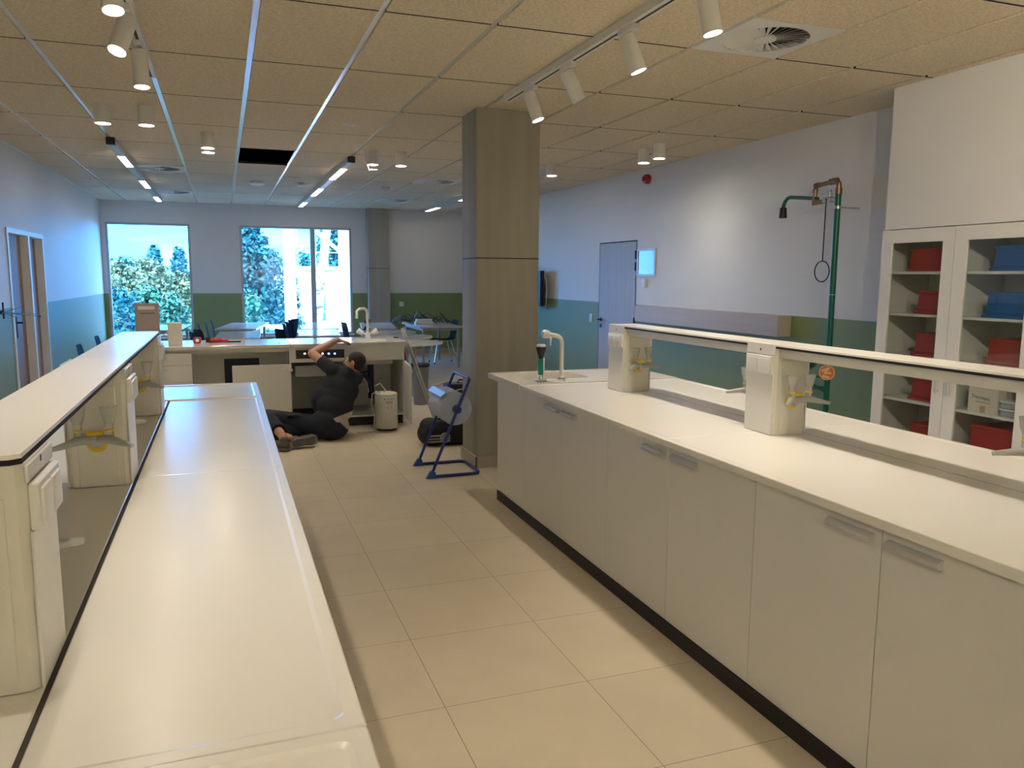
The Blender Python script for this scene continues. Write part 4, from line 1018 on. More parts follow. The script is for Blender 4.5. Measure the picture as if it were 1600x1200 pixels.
# waste bin
p = at(656.5, 571, y=9.85)
t = thing('waste_bin', 'round grey waste bin behind the teacher desk', 'bin', (p.x, 9.85, 0))
B().lathe([(.085, .0005), (.115, .50), (.12, .515), (.112, .515), (.082, .02), (.0001, .02)], (p.x, 9.85, 0)).obj('bucket', M['bin'], t)
B().lathe([(.121, .49), (.124, .52), (.118, .528), (.112, .52)], (p.x, 9.85, 0)).obj('rim', M['black'], t)

# ------------------------------------------------------------------ wiping paper stand, bags
t = thing('paper_roll_stand', 'blue tubular floor stand for wiping paper beside the column', 'stand', (1.74, 6.36, 0))
ya, yb = 6.125, 6.59
def upr(h): return 1.53+.418*h
b = B()
pts = [(upr(.012), ya, .012), (upr(.78), ya, .78), (upr(.802), ya+.01, .802), (upr(.81), ya+.035, .81), (upr(.81), yb-.035, .81), (upr(.802), yb-.01, .802), (upr(.78), yb, .78), (upr(.012), yb, .012)]
b.ring(pts, .0125, seg=12)
b.obj('upright_frame', M['blue'], t)
B().ring([(1.545, ya, .0135), (1.90, ya, .0135), (1.945, ya+.015, .0135), (1.958, ya+.05, .0135), (1.958, yb-.05, .0135), (1.945, yb-.015, .0135), (1.90, yb, .0135), (1.545, yb, .0135)], .0125, seg=12).obj('base_frame', M['blue'], t)
for y in (ya, yb):
    B().prism([(1.495, .0005), (1.58, .0005), (1.572, .05), (1.553, .062), (1.535, .06)], y-.018, y+.018, 'y').bevel_all(.006, 2).obj('foot', M['bluecap'], t)
ctr = (upr(.557), .557)
B().cyl((ctr[0], ya-.016, ctr[1]), (ctr[0], ya+.03, ctr[1]), .032).obj('hub', M['blue'], t)
B().cyl((ctr[0], yb-.03, ctr[1]), (ctr[0], yb+.016, ctr[1]), .032).obj('hub', M['blue'], t)
b = B().cyl((ctr[0], ya+.01, ctr[1]), (ctr[0], yb-.01, ctr[1]), .010); b.obj('axle', M['steel'], t)
b = B().box(-.002, .002, ya+.02, yb-.02, -.03, .03, .001, 1); b.xf(Matrix.Translation((1.650, 0, .682)) @ Matrix.Rotation(R(52), 4, 'Y')); b.obj('tear_bar', M['steel'], t)
for y in (ya+.02, yb-.02):
    B().cyl((1.668, y, .695), (upr(.735), y-.02 if y < 6.3 else y+.02, .735), .0045, seg=8).obj('bar_arm', M['steel'], t)
r = thing('wiping_paper_roll', 'large blue-grey roll of wiping paper on the blue stand', 'roll', (ctr[0], 6.357, ctr[1]))
rot = Euler((R(-90), 0, 0)).to_matrix()
B().lathe([(.036, -.195), (.134, -.195), (.1355, -.192), (.1355, .192), (.134, .195), (.036, .195), (.036, -.195)], (ctr[0], 6.357, ctr[1]), 48, rot).obj('paper', M['paper'], r)
B().lathe([(.0335, -.196), (.0355, -.196), (.0355, .196), (.0335, .196), (.0335, -.196)], (ctr[0], 6.357, ctr[1]), 32, rot).obj('core_tube', M['browncard'], r)

def remesh(b, voxel, smooth=6, cuts=(), fac=.5):
    """weld overlapping volumes into one continuous skin; cuts: (point, normal) planes, the normal side is cut away"""
    me = bpy.data.meshes.new('tmp'); b.bm.to_mesh(me); b.bm.free(); o = bpy.data.objects.new('tmp', me); COL.objects.link(o)
    m = o.modifiers.new('r', 'REMESH'); m.mode = 'VOXEL'; m.voxel_size = voxel
    s = o.modifiers.new('s', 'SMOOTH'); s.factor = fac; s.iterations = smooth
    dg = bpy.context.evaluated_depsgraph_get(); me2 = bpy.data.meshes.new_from_object(o.evaluated_get(dg))
    bpy.data.objects.remove(o); bpy.data.meshes.remove(me)
    n = B(); n.bm.from_mesh(me2); bpy.data.meshes.remove(me2)
    for (p, q) in cuts:
        bmesh.ops.bisect_plane(n.bm, geom=n.bm.verts[:]+n.bm.edges[:]+n.bm.faces[:], plane_co=p, plane_no=q, clear_outer=True)
        es = [e for e in n.bm.edges if len(e.link_faces) == 1]
        if es: bmesh.ops.holes_fill(n.bm, edges=es, sides=0)
    return n
t = thing('duffel_bag', 'black duffel bag with grey stripes on the floor behind the paper stand', 'bag', (2.05, 7.45, 0))
b = B().box(1.80, 2.36, 7.30, 7.62, .003, .20, .05, 3).ell((1.86, 7.45, .17), (.10, .14, .09)).ell((2.1, 7.46, .19), (.22, .15, .075)).ell((1.80, 7.44, .10), (.06, .15, .09)).ell((2.33, 7.45, .16), (.10, .14, .09)).ell((1.98, 7.38, .21), (.12, .06, .04))
n = remesh(b, .012, 4); rr = random.Random(2)
n.obj('bag_body', M['bag'], t)
for z in (.045, .072, .10):
    B().box(1.80, 2.02, 7.268, 7.300, z, z+.012, .002, 1).obj('stripe', M['bagstripe'], t)
ec = at(695, 683.5, y=7.285)
rot = Euler((R(90), 0, 0)).to_matrix()
em = B().lathe([(.041, 0), (.050, 0), (.050, .018), (.041, .018), (.041, 0)], (ec.x, 7.281, ec.z), 32, rot).obj('round_emblem', M['bagstripe'], t)
B().lathe([(.028, 0), (.034, 0), (.034, .018), (.028, .018), (.028, 0)], (ec.x, 7.281, ec.z), 32, rot).obj('inner_ring', M['bagstripe'], em)
b = B().box(ec.x-.018, ec.x-.010, 7.263, 7.281, ec.z-.020, ec.z+.018).box(ec.x-.010, ec.x+.012, 7.263, 7.281, ec.z+.008, ec.z+.015).box(ec.x-.010, ec.x+.006, 7.263, 7.281, ec.z-.018, ec.z-.012)
b.obj('emblem_letter', M['bagstripe'], em, 0)
B().ring([(1.92, 7.40, .235), (1.95, 7.38, .262), (2.03, 7.36, .272), (2.12, 7.38, .262), (2.16, 7.40, .24)], .010, seg=8).obj('strap', M['bag'], t)
p = at(700, 601, y=8.75)
t = thing('tool_case', 'black tool case on the floor behind the column and paper roll', 'case', (2.5, 8.85, 0))
B().box(p.x, p.x+.55, 8.75, 8.98, .001, p.z, .015, 2).obj('case', M['black'], t)
B().ring([(p.x+.15, 8.86, p.z), (p.x+.16, 8.86, p.z+.035), (p.x+.36, 8.86, p.z+.035), (p.x+.37, 8.86, p.z)], .010, seg=8).obj('case_handle', M['edge'], t)

# ------------------------------------------------------------------ the man working in the cabinet
V3 = Vector
t = thing('person', 'man in dark t-shirt and navy trousers sitting on the floor, reaching up to the desk', 'person', (.95, 7.95, 0))
pel = V3((.98, 7.98, .155)); wst = V3((1.02, 8.03, .31)); chs = V3((1.085, 8.10, .49)); upc = V3((1.135, 8.15, .60)); nck = V3((1.185, 8.165, .665)); hd = V3((1.243, 8.13, .755))
shR = V3((1.005, 8.13, .695)); elR = V3((.838, 8.30, .842)); wrR = V3((1.115, 8.475, .962))
shL = V3((1.275, 8.25, .575)); elL = V3((1.22, 8.50, .50)); wrL = V3((1.10, 8.70, .47))
hipA = V3((.92, 7.93, .135)); knA = V3((.36, 8.10, .235)); anA = V3((.47, 7.66, .135))
hipB = V3((.95, 8.06, .13)); knB = V3((.40, 7.98, .10)); anB = V3((.545, 7.705, .085))
sp = Euler((R(-12), R(20), R(-30)))
def torso(b, g):
    b.ell(pel, (.175+g, .135+g, .135+g), Euler((0, R(25), R(-20)))).ell(wst, (.185+g, .135+g, .14+g), Euler((0, R(20), R(-20)))).ell(chs, (.185+g, .13+g, .15+g), Euler((R(-10), R(25), R(-20)))).ell(upc, (.165+g, .115+g, .10+g), Euler((R(-10), R(35), R(-20))))
    b.cap(shR+V3((.02, 0, -.02)), shL, .066+g, .062+g)
    b.ell(V3((.93, 8.12, .37)), (.125+g, .105+g, .14+g)).ell(V3((1.05, 8.07, .40)), (.17+g, .13+g, .15+g), Euler((R(-10), R(22), R(-20))))                    # belly
    b.cap(wst, upc, .13+g, .12+g)
b = B(); torso(b, 0)
b.cap(upc+V3((.02, .0, .02)), nck, .07, .056).cap(nck, hd+V3((-.005, .01, -.05)), .054, .054)
# head, turned to the left and slightly down into the cabinet
hr = Euler((R(8), R(6), R(62)))         # local +y = face direction
hm = Matrix.Translation(hd) @ hr.to_matrix().to_4x4()
def hp_(x, y, z): return hm @ V3((x, y, z))
b.ell(hp_(0, -.012, .018), (.074, .093, .088), hr).ell(hp_(0, .028, -.045), (.056, .062, .062), hr).ell(hp_(0, .052, -.085), (.034, .032, .026), hr)
b.cap(hp_(0, .083, .012), hp_(0, .104, -.026), .010, .014)                 # nose
b.ell(hp_(0, .088, .028), (.046, .010, .010), hr)                         # brow
b.ell(hp_(0, .082, -.055), (.024, .012, .007), hr).ell(hp_(0, .080, -.067), (.022, .012, .008), hr)   # lips
for s in (-1, 1): b.ell(hp_(s*.075, -.008, -.008), (.010, .020, .032), hr)   # ears
# arms
b.cap(shR, elR, .056, .044).cap(elR, elR.lerp(wrR, .35), .045, .046).cap(elR.lerp(wrR, .35), wrR, .046, .029)
b.cap(shL, elL, .054, .043).cap(elL, wrL, .043, .028)
def hand(b, w, fwd, up, side, k=1.0, curl=.5):
    """palm and five fingers from the wrist; fwd along the fingers, up = back of the hand, side towards the thumb"""
    fwd = fwd.normalized(); side = (side-fwd*side.dot(fwd)).normalized(); up = up.normalized()
    rot = Matrix((side, fwd, up)).transposed()
    b.ell(w+fwd*.048*k, (.040*k, .052*k, .017*k), rot.to_euler()).cap(w, w+fwd*.03*k, .027*k, .026*k)
    for i, (o, L) in enumerate(((.030, .074), (.010, .082), (-.011, .076), (-.030, .060))):
        a = w+fwd*.085*k+side*o*k; q = a+(fwd*L*.5+side*o*.25-up*L*.10*curl)*k; e = q+(fwd*L*.38-up*L*.42*curl)*k; g = e+(fwd*L*.10-up*L*.30*curl)*k
        b.cap(a, q, .0100*k, .0092*k).cap(q, e, .0092*k, .0084*k).cap(e, g, .0084*k, .0075*k)
    a = w+fwd*.025*k+side*.028*k; q = a+(side*.030+fwd*.028-up*.008)*k; e = q+(side*.008+fwd*.030-up*.010)*k
    b.cap(a, q, .0135*k, .011*k).cap(q, e, .011*k, .009*k)
hand(b, wrR, V3((.86, .42, -.22)), V3((.2, .0, 1)), V3((.45, -.85, 0)), 1.0, .45)
hand(b, wrL, V3((-.6, .75, .05)), V3((0, .1, 1)), V3((.7, .6, 0)), 1.0, .8)
# legs and ankles
for (h, k, a) in ((hipA, knA, anA), (hipB, knB, anB)):
    b.cap(h, k, .088, .060).cap(k, k.lerp(a, .35), .058, .056).cap(k.lerp(a, .35), a, .056, .040)
b.cap(anA, V3((.50, 7.56, .055)), .040, .034).cap(anB, V3((.60, 7.675, .066)), .036, .028)
n = remesh(b, .0062, 5)
n.obj('body', M['skin'], t, 80)
# eyes
for s in (-1, 1):
    c = hp_(s*.030, .078, .012)
    e = B().ell(c, (.011, .010, .008), hr).obj('eye', M['white'], t)
# hair: cap over skull and nape
b = B().ell(hp_(0, -.020, .026), (.080, .098, .090), hr).ell(hp_(0, -.052, -.030), (.064, .056, .060), hr)
n = remesh(b, .0055, 3, [(hp_(0, .050, .034), hm.to_3x3() @ V3((0, .93, -.37))), (hp_(0, -.02, -.062), hm.to_3x3() @ V3((0, .25, -1)))])
n.obj('hair', M['hair'], t, 80)
# t-shirt
b = B(); torso(b, .012)
b.cap(shR, shR.lerp(elR, .62), .072, .066).cap(shL, shL.lerp(elL, .6), .068, .062).cap(upc, nck-V3((.01, 0, .025)), .085, .070)
rr = random.Random(11)
for k in range(9):                                       # folds across the lower back
    z = .26+.035*k; c = V3((1.03+.05*k*.4, 7.905+.012*k, z))
    b.cap(c+V3((-.13, .02, .03*rr.uniform(-1, 1))), c+V3((.10, .03, .03*rr.uniform(-1, 1))), .012, .008)
ar = (elR-shR).normalized()
n = remesh(b, .008, 14, [(shR.lerp(elR, .52), ar), (V3((1.03, 7.95, .235)), V3((.32, -.12, -1)))])
n.obj('t_shirt', M['shirt'], t, 80)
n = remesh(B().ell(pel, (.182, .142, .142), Euler((0, R(25), R(-20)))).ell(wst, (.190, .140, .145), Euler((0, R(20), R(-20)))), .010, 4)
n.obj('undershirt', M['cream'], t, 80)
# trousers
b = B().ell(pel+V3((-.03, 0, -.01)), (.195, .155, .145), Euler((0, R(25), R(-20)))).ell(pel+V3((.02, -.03, -.03)), (.15, .13, .12))
b.ell(V3((.90, 7.96, .15)), (.15, .13, .135))
for (h, k, a, g) in ((hipA, knA, anA, .016), (hipB, knB, anB, .014)):
    b.cap(h, k, .095+g, .066+g).cap(k, k.lerp(a, .45), .066+g, .062+g).cyl(k.lerp(a, .45), k.lerp(a, .80), .062+g, .060+g)
b.box(.55, .67, 7.93, 8.03, .25, .275, .008, 2)
b.ell(V3((.42, 8.03, .27)), (.05, .05, .03))
n = remesh(b, .008, 12, [(V3((1.06, 7.95, .185)), V3((.75, -.08, .66))), (V3((0, 0, .004)), V3((0, 0, -1)))])
n.obj('trousers', M['trouser'], t, 80)
def shoe(label, heel, toe, up, m4=None):
    """heel and toe points on the sole line; up = from sole to instep"""
    f = (toe-heel); L = f.length; f.normalize(); up = (up-f*up.dot(f)).normalized(); sd = f.cross(up)
    rot = Matrix((sd, f, up)).transposed(); m = rot.to_4x4(); m.translation = heel
    b = B()
    P = lambda x, y, z: m @ V3((x, y, z))
    b.ell(P(0, .055, .045), (.040, .055, .045), rot.to_euler()).ell(P(0, L*.55, .040), (.045, .10, .036), rot.to_euler()).ell(P(.004, L*.78, .032), (.047, .068, .030), rot.to_euler()).ell(P(0, .06, .080), (.036, .048, .036), rot.to_euler())
    n = remesh(b, .006, 4)
    s = n.obj('shoe', M['shoe'], t, 80); s['label'] = label
    out = [(-.036, .02), (-.04, .08), (-.036, .14), (-.046, .20), (-.036, L-.02), (0, L+.005), (.038, L-.02), (.05, .20), (.04, .14), (.042, .08), (.036, .02), (0, -.003)]
    b = B(); b.prism([(p[0], p[1]) for p in out], -.012, .012); b.bevel_all(.006, 2)
    for k in range(9): b.box(-.034, .034, .03+k*.025, .042+k*.025, -.016, -.011)
    b.xf(m); b.obj('sole', M['sole'], s)
shoe('shoe seen from its heel', V3((.53, 7.515, .02)), V3((.36, 7.66, .02)), V3((.05, .05, 1)))
shoe('shoe lying on its side with the sole showing', V3((.555, 7.60, .055)), V3((.80, 7.66, .068)), V3((0, 1, .25)))

# ------------------------------------------------------------------ student tables and chairs
def table(label, cx, cy, lx, ly, rz=0, group='rectangular student tables'):
    t = thing('student_table', label, 'table', (0, 0, 0), group)
    B().box(-lx/2, lx/2, -ly/2, ly/2, .725, .75, .003, 1).obj('tabletop', M['tabletop'], t)
    B().box(-lx/2+.06, lx/2-.06, -ly/2+.06, ly/2-.06, .665, .7245, .003, 1).obj('frame', M['tableleg'], t) if 0 else None
    b = B()
    for (x0, x1, y0, y1) in ((-lx/2+.06, lx/2-.06, -ly/2+.06, -ly/2+.09), (-lx/2+.06, lx/2-.06, ly/2-.09, ly/2-.06), (-lx/2+.06, -lx/2+.09, -ly/2+.09, ly/2-.09), (lx/2-.09, lx/2-.06, -ly/2+.09, ly/2-.09)):
        b.box(x0, x1, y0, y1, .675, .7245)
    b.obj('frame', M['tableleg'], t, 0)
    for sx in (-1, 1):
        for sy in (-1, 1):
            B().box(sx*(lx/2-.075)-.02, sx*(lx/2-.075)+.02, sy*(ly/2-.075)-.02, sy*(ly/2-.075)+.02, .0005, .6745, .004, 1).obj('leg', M['tableleg'], t)
    t.location = (cx, cy, 0); t.rotation_euler = (0, 0, rz)
    return t
table('rectangular table in front of the left window', -.93, 14.65, .65, 1.5, R(-4))
table('rectangular table between the windows, far one of the pair', .32, 14.85, .66, 1.9, R(-9))
table('rectangular table between the windows, near one of the pair just past the teacher desk', .20, 12.55, .62, 1.5, R(-3))
table('rectangular table in front of the right window, far one', 1.66, 14.55, .62, 1.9, R(-9))
table('rectangular table in front of the right window, near one', 1.40, 12.75, .62, 1.4, R(-5))
table('rectangular table in front of the grey pilaster', 2.62, 14.35, .60, 1.7, R(-8))
table('rectangular table by the green back wall with a heap of cables on it', 3.64, 14.38, .80, 1.52, 0)
def oval(label, xt, yc, L, w):
    t = thing('rounded_table', label, 'table', (xt-L/2, yc, 0), 'round-ended tables behind the teacher desk')
    pol = [(xt-L, yc-w/2)]+[(xt-w*.62+w*.62*math.sin(a), yc-w/2*math.cos(a)) for a in [PI*k/18 for k in range(19)]]+[(xt-L, yc+w/2)]
    B().prism(pol, .722, .75).bevel_all(.004, 1).obj('tabletop', M['tabletop'], t)
    for x in (xt-.40, xt-L+.12):
        for s in ((-.18, .18) if x < xt-.5 else (0,)):
            B().cyl((x, yc+s, .0005), (x, yc+s, .7215), .032).obj('leg', M['tableleg'], t)
            B().cyl((x, yc+s, .70), (x, yc+s, .7218), .07).obj('leg_plate', M['tableleg'], t) if 0 else None
    B().box(xt-L+.12, xt-.40, yc-.02, yc+.02, .66, .7215).obj('beam', M['tableleg'], t, 0)
    return t
oval('pale table with a rounded end behind the desk, nearest of three', 2.82, 10.55, .98, .86)
oval('pale table with a rounded end behind the desk, middle of three', 2.95, 11.62, 1.0, .86)
oval('pale table with a rounded end behind the desk, farthest of three', 2.93, 12.62, .9, .82)
def make_chair():
    t = thing('student_chair', 'x', 'chair', (0, 0, 0), 'charcoal shell chairs at the student tables')
    prof = [(.22, .435), (.19, .455), (.10, .452), (-.05, .440), (-.14, .445), (-.19, .475), (-.215, .54), (-.228, .62), (-.245, .72), (-.262, .80), (-.268, .825)]
    hw = [.17, .20, .21, .21, .205, .20, .20, .205, .205, .19, .15]
    b = B(); rows = []
    for (y, z), w in zip(prof, hw):
        rows.append([b.bm.verts.new((w*s, y+.02*(s*s if z > .5 else 0), z+(.012*s*s if z < .5 else 0))) for s in (-1, -.6, -.2, .2, .6, 1)])
    for i in range(len(rows)-1):
        for k in range(5): b.bm.faces.new((rows[i][k], rows[i][k+1], rows[i+1][k+1], rows[i+1][k]))
    bmesh.ops.solidify(b.bm, geom=b.bm.faces[:], thickness=.012)
    b.obj('shell', M['chair'], t, 60)
    for sx in (-1, 1):
        for (y0, y1) in ((.14, .22), (-.12, -.23)):
            lg = B().cyl((sx*.15, y0, .438), (sx*.21, y1, .02), .0105, seg=10).obj('leg', M['chrome'], t)
            B().cyl((sx*.209, y1, .0005), (sx*.21, y1, .03), .014, seg=10).obj('foot_cap', M['black'], lg)
        B().cyl((sx*.15, .14, .436), (sx*.15, -.12, .436), .009, seg=10).obj('seat_rail', M['chrome'], t)
    return t
chair0 = make_chair(); used = [False]
def chair(u, v, deg, label, zt=.815, y=None):
    p = at(u, v, z=zt); a = R(deg); f = V3((-math.sin(a), math.cos(a), 0))
    if y is not None: p = at(u, v, y=y)
    c = V3((p.x, p.y, 0))+f*.26
    if not used[0]: o = chair0; used[0] = True; o.location = c; o.rotation_euler = (0, 0, a); o['label'] = label
    else: o = dup(chair0, c, a, label)
    return o
chair(149, 526.5, -90, 'charcoal chair near the left wall, showing just above the left bench shelf, far one')
chair(121, 540, -90, 'charcoal chair near the left wall, showing above the left bench shelf, near one')
def beside(tb, side, off, label, lx, turn=0, gap=.06):
    """chair pushed up to the long side of a table; side -1 = left, 1 = right"""
    a = tb.rotation_euler.z; p = V3((side*(lx/2+gap), off, 0)); p.rotate(Euler((0, 0, a)))
    return dup(chair0, tb.location+p, a+(-PI/2 if side < 0 else PI/2)-R(turn), label)
TB = {o['label']: o for o in S.objects if o.name.startswith('student_table')}
def tb(k): return next(o for l, o in TB.items() if k in l)
for i_, w_ in enumerate(('first', 'middle', 'last')):
    beside(tb('between the windows, far'), -1, -.62+.6*i_, 'charcoal chair left of the far table between the windows, %s of three' % w_, .66, -14)
    beside(tb('right window, far'), -1, -.62+.6*i_, 'charcoal chair left of the far table at the right window, %s of three' % w_, .62, -14)
for i_, w_ in enumerate(('near', 'far')):
    beside(tb('between the windows, near'), -1, -.35+.65*i_, 'charcoal chair left of the near table between the windows, %s one' % w_, .62, -25)
beside(tb('between the windows, far'), 1, .85, 'charcoal chair right of the far table between the windows', .66, 20, .27)
beside(tb('grey pilaster'), -1, -.25, 'charcoal chair left of the table in front of the pilaster', .60, -15)
beside(tb('right window, far'), 1, .72, 'charcoal chair right of the far table at the right window', .62, 15, .27)
beside(tb('right window, near'), -1, -.1, 'charcoal chair left of the near table at the right window', .62, -25)
beside(tb('right window, near'), 1, .52, 'charcoal chair right of the near table at the right window', .62, 15, .24)
beside(tb('heap of cables'), 1, .15, 'charcoal chair tucked under the right end of the table by the green wall', .40)
# things on the back table
t = thing('cable_heap', 'tangled heap of thin black cables on the table by the green back wall', 'cables', (3.55, 14.75, .75))
b = B(); rr = random.Random(21)
for k in range(26):
    x = rr.uniform(3.10, 3.95); y = rr.uniform(14.55, 14.92); h = rr.uniform(.08, .25)*(1-.9*abs(x-3.5)); w = rr.uniform(.05, .18)
    b.ring([(x-w, y, .757), (x-w*.7, y+.02, .75+h*.6), (x+rr.uniform(-.05, .05), y+rr.uniform(-.06, .04), .75+h), (x+w*.8, y-.02, .75+h*.5), (x+w+.05, y+rr.uniform(-.05, .03), .757)], .0065, seg=6)
b.ring([(3.86, 14.6, .95), (3.93, 14.55, .87), (3.99, 14.5, .758)], .012, seg=6)
b.obj('cables', M['black'], t)
t = thing('device_box', 'flat white box among the cables on the table by the green back wall', 'box', (3.5, 14.5, .75))
B().box(3.34, 3.68, 14.38, 14.52, .752, .80, .006, 2).obj('case', M['plastic'], t)
B().box(3.36, 3.66, 14.382, 14.5, .80, .845, .01, 2).obj('upper_case', M['plastic'], t)
# thin black rack on the left wall
t = thing('wire_rack', 'thin black spiky wire rack sticking out of the left wall by the door', 'rack', (X0, 9.2, 1.25))
b = B()
b.cyl((X0-.0005, 8.95, 1.26), (X0+.06, 8.95, 1.26), .02)
h0 = V3((X0+.06, 8.95, 1.26))
for (x, y, z) in ((.14, 10.15, 1.165), (.10, 9.65, 1.30), (.16, 9.9, 1.20), (.05, 8.55, 1.21), (.10, 9.3, 1.19)):
    b.cyl(h0, (X0+x, y, z), .005, .003, seg=6)
b.cyl((X0+.06, 8.95, 1.20), (X0+.06, 8.95, 1.36), .008, seg=8); b.sph((X0+.14, 10.15, 1.165), .012, 1)
b.obj('rods', M['black'], t)

# ------------------------------------------------------------------ outside the windows
GZ = -6.5
M['ground'] = mat('meadow', (.05, .06, .02), .9, vary=.4, scale=.6)
struct('ground', B().box(-90, 90, 17.0, 140, GZ-.3, GZ), M['ground'], smooth=0)
def leafmat(name, c):
    m, nt, b = newmat(name)
    g = N(nt, 'ShaderNodeTexCoord'); nz = N(nt, 'ShaderNodeTexNoise'); nz.inputs['Scale'].default_value = 1.6; nz.inputs['Detail'].default_value = 8; nt.links.new(g.outputs['Object'], nz.inputs['Vector'])
    cr = N(nt, 'ShaderNodeValToRGB'); nt.links.new(nz.outputs['Fac'], cr.inputs[0])
    cr.color_ramp.elements[0].position = .35; cr.color_ramp.elements[0].color = (*[k*.55 for k in c], 1); cr.color_ramp.elements[1].position = .65; cr.color_ramp.elements[1].color = (*[k*1.25 for k in c], 1)
    nt.links.new(cr.outputs[0], b.inputs['Base Color']); b.inputs['Roughness'].default_value = .6; b.inputs['Specular IOR Level'].default_value = .3
    b.inputs['Subsurface Weight'].default_value = 0
    return m
M['leaf_y'] = leafmat('yellow_green_leaves', (.105, .145, .055))
M['leaf_g'] = leafmat('fresh_green_leaves', (.030, .12, .055))
M['leaf_b'] = leafmat('blue_green_leaves', (.008, .085, .075))
M['bark'] = mat('brown_bark', (.10, .075, .05), .9, bump=.5)
def birch():
    m, nt, b = newmat('birch_bark')
    g = N(nt, 'ShaderNodeTexCoord'); mp = N(nt, 'ShaderNodeMapping'); mp.inputs['Scale'].default_value = (2.5, 2.5, 5); nt.links.new(g.outputs['Object'], mp.inputs[0])
    nz = N(nt, 'ShaderNodeTexNoise'); nz.inputs['Scale'].default_value = 1.5; nz.inputs['Detail'].default_value = 3; nt.links.new(mp.outputs[0], nz.inputs['Vector'])
    nt.links.new(mixc(nt, math_n(nt, 'GREATER_THAN', nz.outputs['Fac'], .63), (.72, .74, .72), (.05, .07, .08)), b.inputs['Base Color']); b.inputs['Roughness'].default_value = .8
    return m
M['birch'] = birch()
def tree(label, u, v, Y, rad, m, shape='round', n=4200, leaf=.2, seed=1, group='trees beyond the windows', trunk='bark'):
    """u, v = pixel of the crown's top at distance Y"""
    top = at(u, v, y=Y); hgt = top.z-GZ
    t = thing('tree', label, 'tree', (top.x, Y, GZ), group)
    rr = random.Random(seed); b = B()
    B().ring([(top.x, Y, GZ), (top.x+.1, Y, GZ+hgt*.4), (top.x, Y+.1, GZ+hgt*.85)], [.22, .16, .05], seg=8).obj('trunk', M[trunk], t)
    blobs = []
    for k in range(90 if shape != 'round' else 46):
        f = rr.random()
        z = GZ+hgt*(.12+.86*f)
        if shape == 'tall': w = rad*min(1, (1-f)*1.9+.12)
        elif shape == 'cone': w = rad*((1-f)*1.05+.04)
        else: w = rad*(max(.08, 1-((f-.42)/.60)**2))**.5
        a = rr.uniform(0, 2*PI); d = w*rr.random()**.5*.8; q = max(.14, w*rr.uniform(.16, .32))
        blobs.append((top.x+d*math.cos(a), Y+d*math.sin(a), min(z, top.z-q), q))
    blobs.append((top.x, Y, top.z-.25, .22))
    V = b.bm.verts.new
    for k in range(n):
        if rr.random() < .5:
            f = rr.random(); z = GZ+hgt*(.1+.9*f)
            w = rad*(min(1, (1-f)*1.9+.03) if shape == 'tall' else ((1-f)*1.05+.01) if shape == 'cone' else max(.0, 1-((f-.42)/.58)**2)**.5)
            w *= .72+.28*math.sin(z*5.3+seed)*math.sin(z*2.1+seed*2)
            a = rr.uniform(0, 6.283); q = w*rr.random()**.45; bx, by, bz, br = top.x+q*math.cos(a), Y+q*math.sin(a), z, leaf
        else: bx, by, bz, br = rr.choice(blobs)
        d = V3((rr.gauss(0, 1), rr.gauss(0, 1), rr.gauss(0, 1))).normalized()*br*rr.uniform(.6, 1.05)
        c = V3((bx, by, bz))+d
        q = (d.normalized()+V3((rr.uniform(-.8, .8), rr.uniform(-.8, .8), rr.uniform(-.3, 1)))).normalized()
        u1 = q.orthogonal().normalized(); u1.rotate(Matrix.Rotation(rr.uniform(0, 6.28), 3, q)); u2 = q.cross(u1); s = leaf*rr.uniform(.6, 1.3)
        b.bm.faces.new((V(c-u1*s*.5), V(c-u2*s*.28), V(c+u1*s*.5), V(c+u2*s*.28)))
    me = b.mesh('foliage', M[m], 0)
    for v_ in me.vertices: v_.co -= t.location
    o = bpy.data.objects.new('foliage', me); COL.objects.link(o); o.parent = t
    return t
for args in (
    ('lower blue-green tree in front at the left edge of the left window', 186, 455, 21, 1.6, 'leaf_b', 'round', 8000, .15),
    ('lower green tree in front, right part of the left window', 268, 462, 24.4, 1.25, 'leaf_g', 'round', 8000, .15),
    ('lower green tree in the middle of the left window', 224, 450, 29, 2.0, 'leaf_g', 'round', 9000, .17),
    ('yellow-green bushy tree at the right side of the left window', 282, 428, 35, 2.0, 'leaf_y', 'round', 9000, .2),
    ('yellow-green round tree at the lower left of the left window', 188, 413, 39.7, 2.5, 'leaf_y', 'round', 9000, .24),
    ('yellow-green tree in the middle of the left window', 232, 407, 45, 2.6, 'leaf_y', 'round', 9000, .26),
    ('dark conifer with a forked top at the right of the left window skyline', 279, 391, 51, 3.2, 'leaf_b', 'cone', 8000, .3),
    ('tall pointed dark tree on the skyline of the left window', 241, 389, 57.5, 3.6, 'leaf_b', 'cone', 8000, .33),
    ('low distant dark tree at the left of the left window skyline', 192, 405, 64.8, 3.7, 'leaf_b', 'round', 3600, .4),
    ('low bright green bush tree at the bottom left of the right window', 392, 462, 20.4, 1.0, 'leaf_g', 'round', 4200, .14),
    ('tall leafy tree filling the left part of the right window', 390, 325, 27.5, 2.1, 'leaf_b', 'tall', 14000, .19),
    ('bushy blue-green tree right of the tall one in the right window', 421, 394, 32, 1.7, 'leaf_b', 'round', 9000, .2),
    ('dark conifer above the roof of the white building', 476, 398, 43, 1.7, 'leaf_b', 'cone', 3000, .28),
    ('tall green tree behind the white building in the right window', 520, 345, 48, 2.1, 'leaf_b', 'round', 4600, .3)):
    tree(*args, seed=args[1])
# birch trunk
a, c = at(512, 345, y=25.2), at(496, 500, y=25.2)
t = thing('birch_tree', 'leaning birch trunk with dark flecks in the right window', 'tree', (c.x, 25.2, GZ))
d = (a-c)/(a.z-c.z)
foot = c+d*(GZ-c.z)
B().ring([foot, c, a, a+d*2.5], [.17, .16, .12, .06], seg=10).obj('trunk', M['birch'], t)
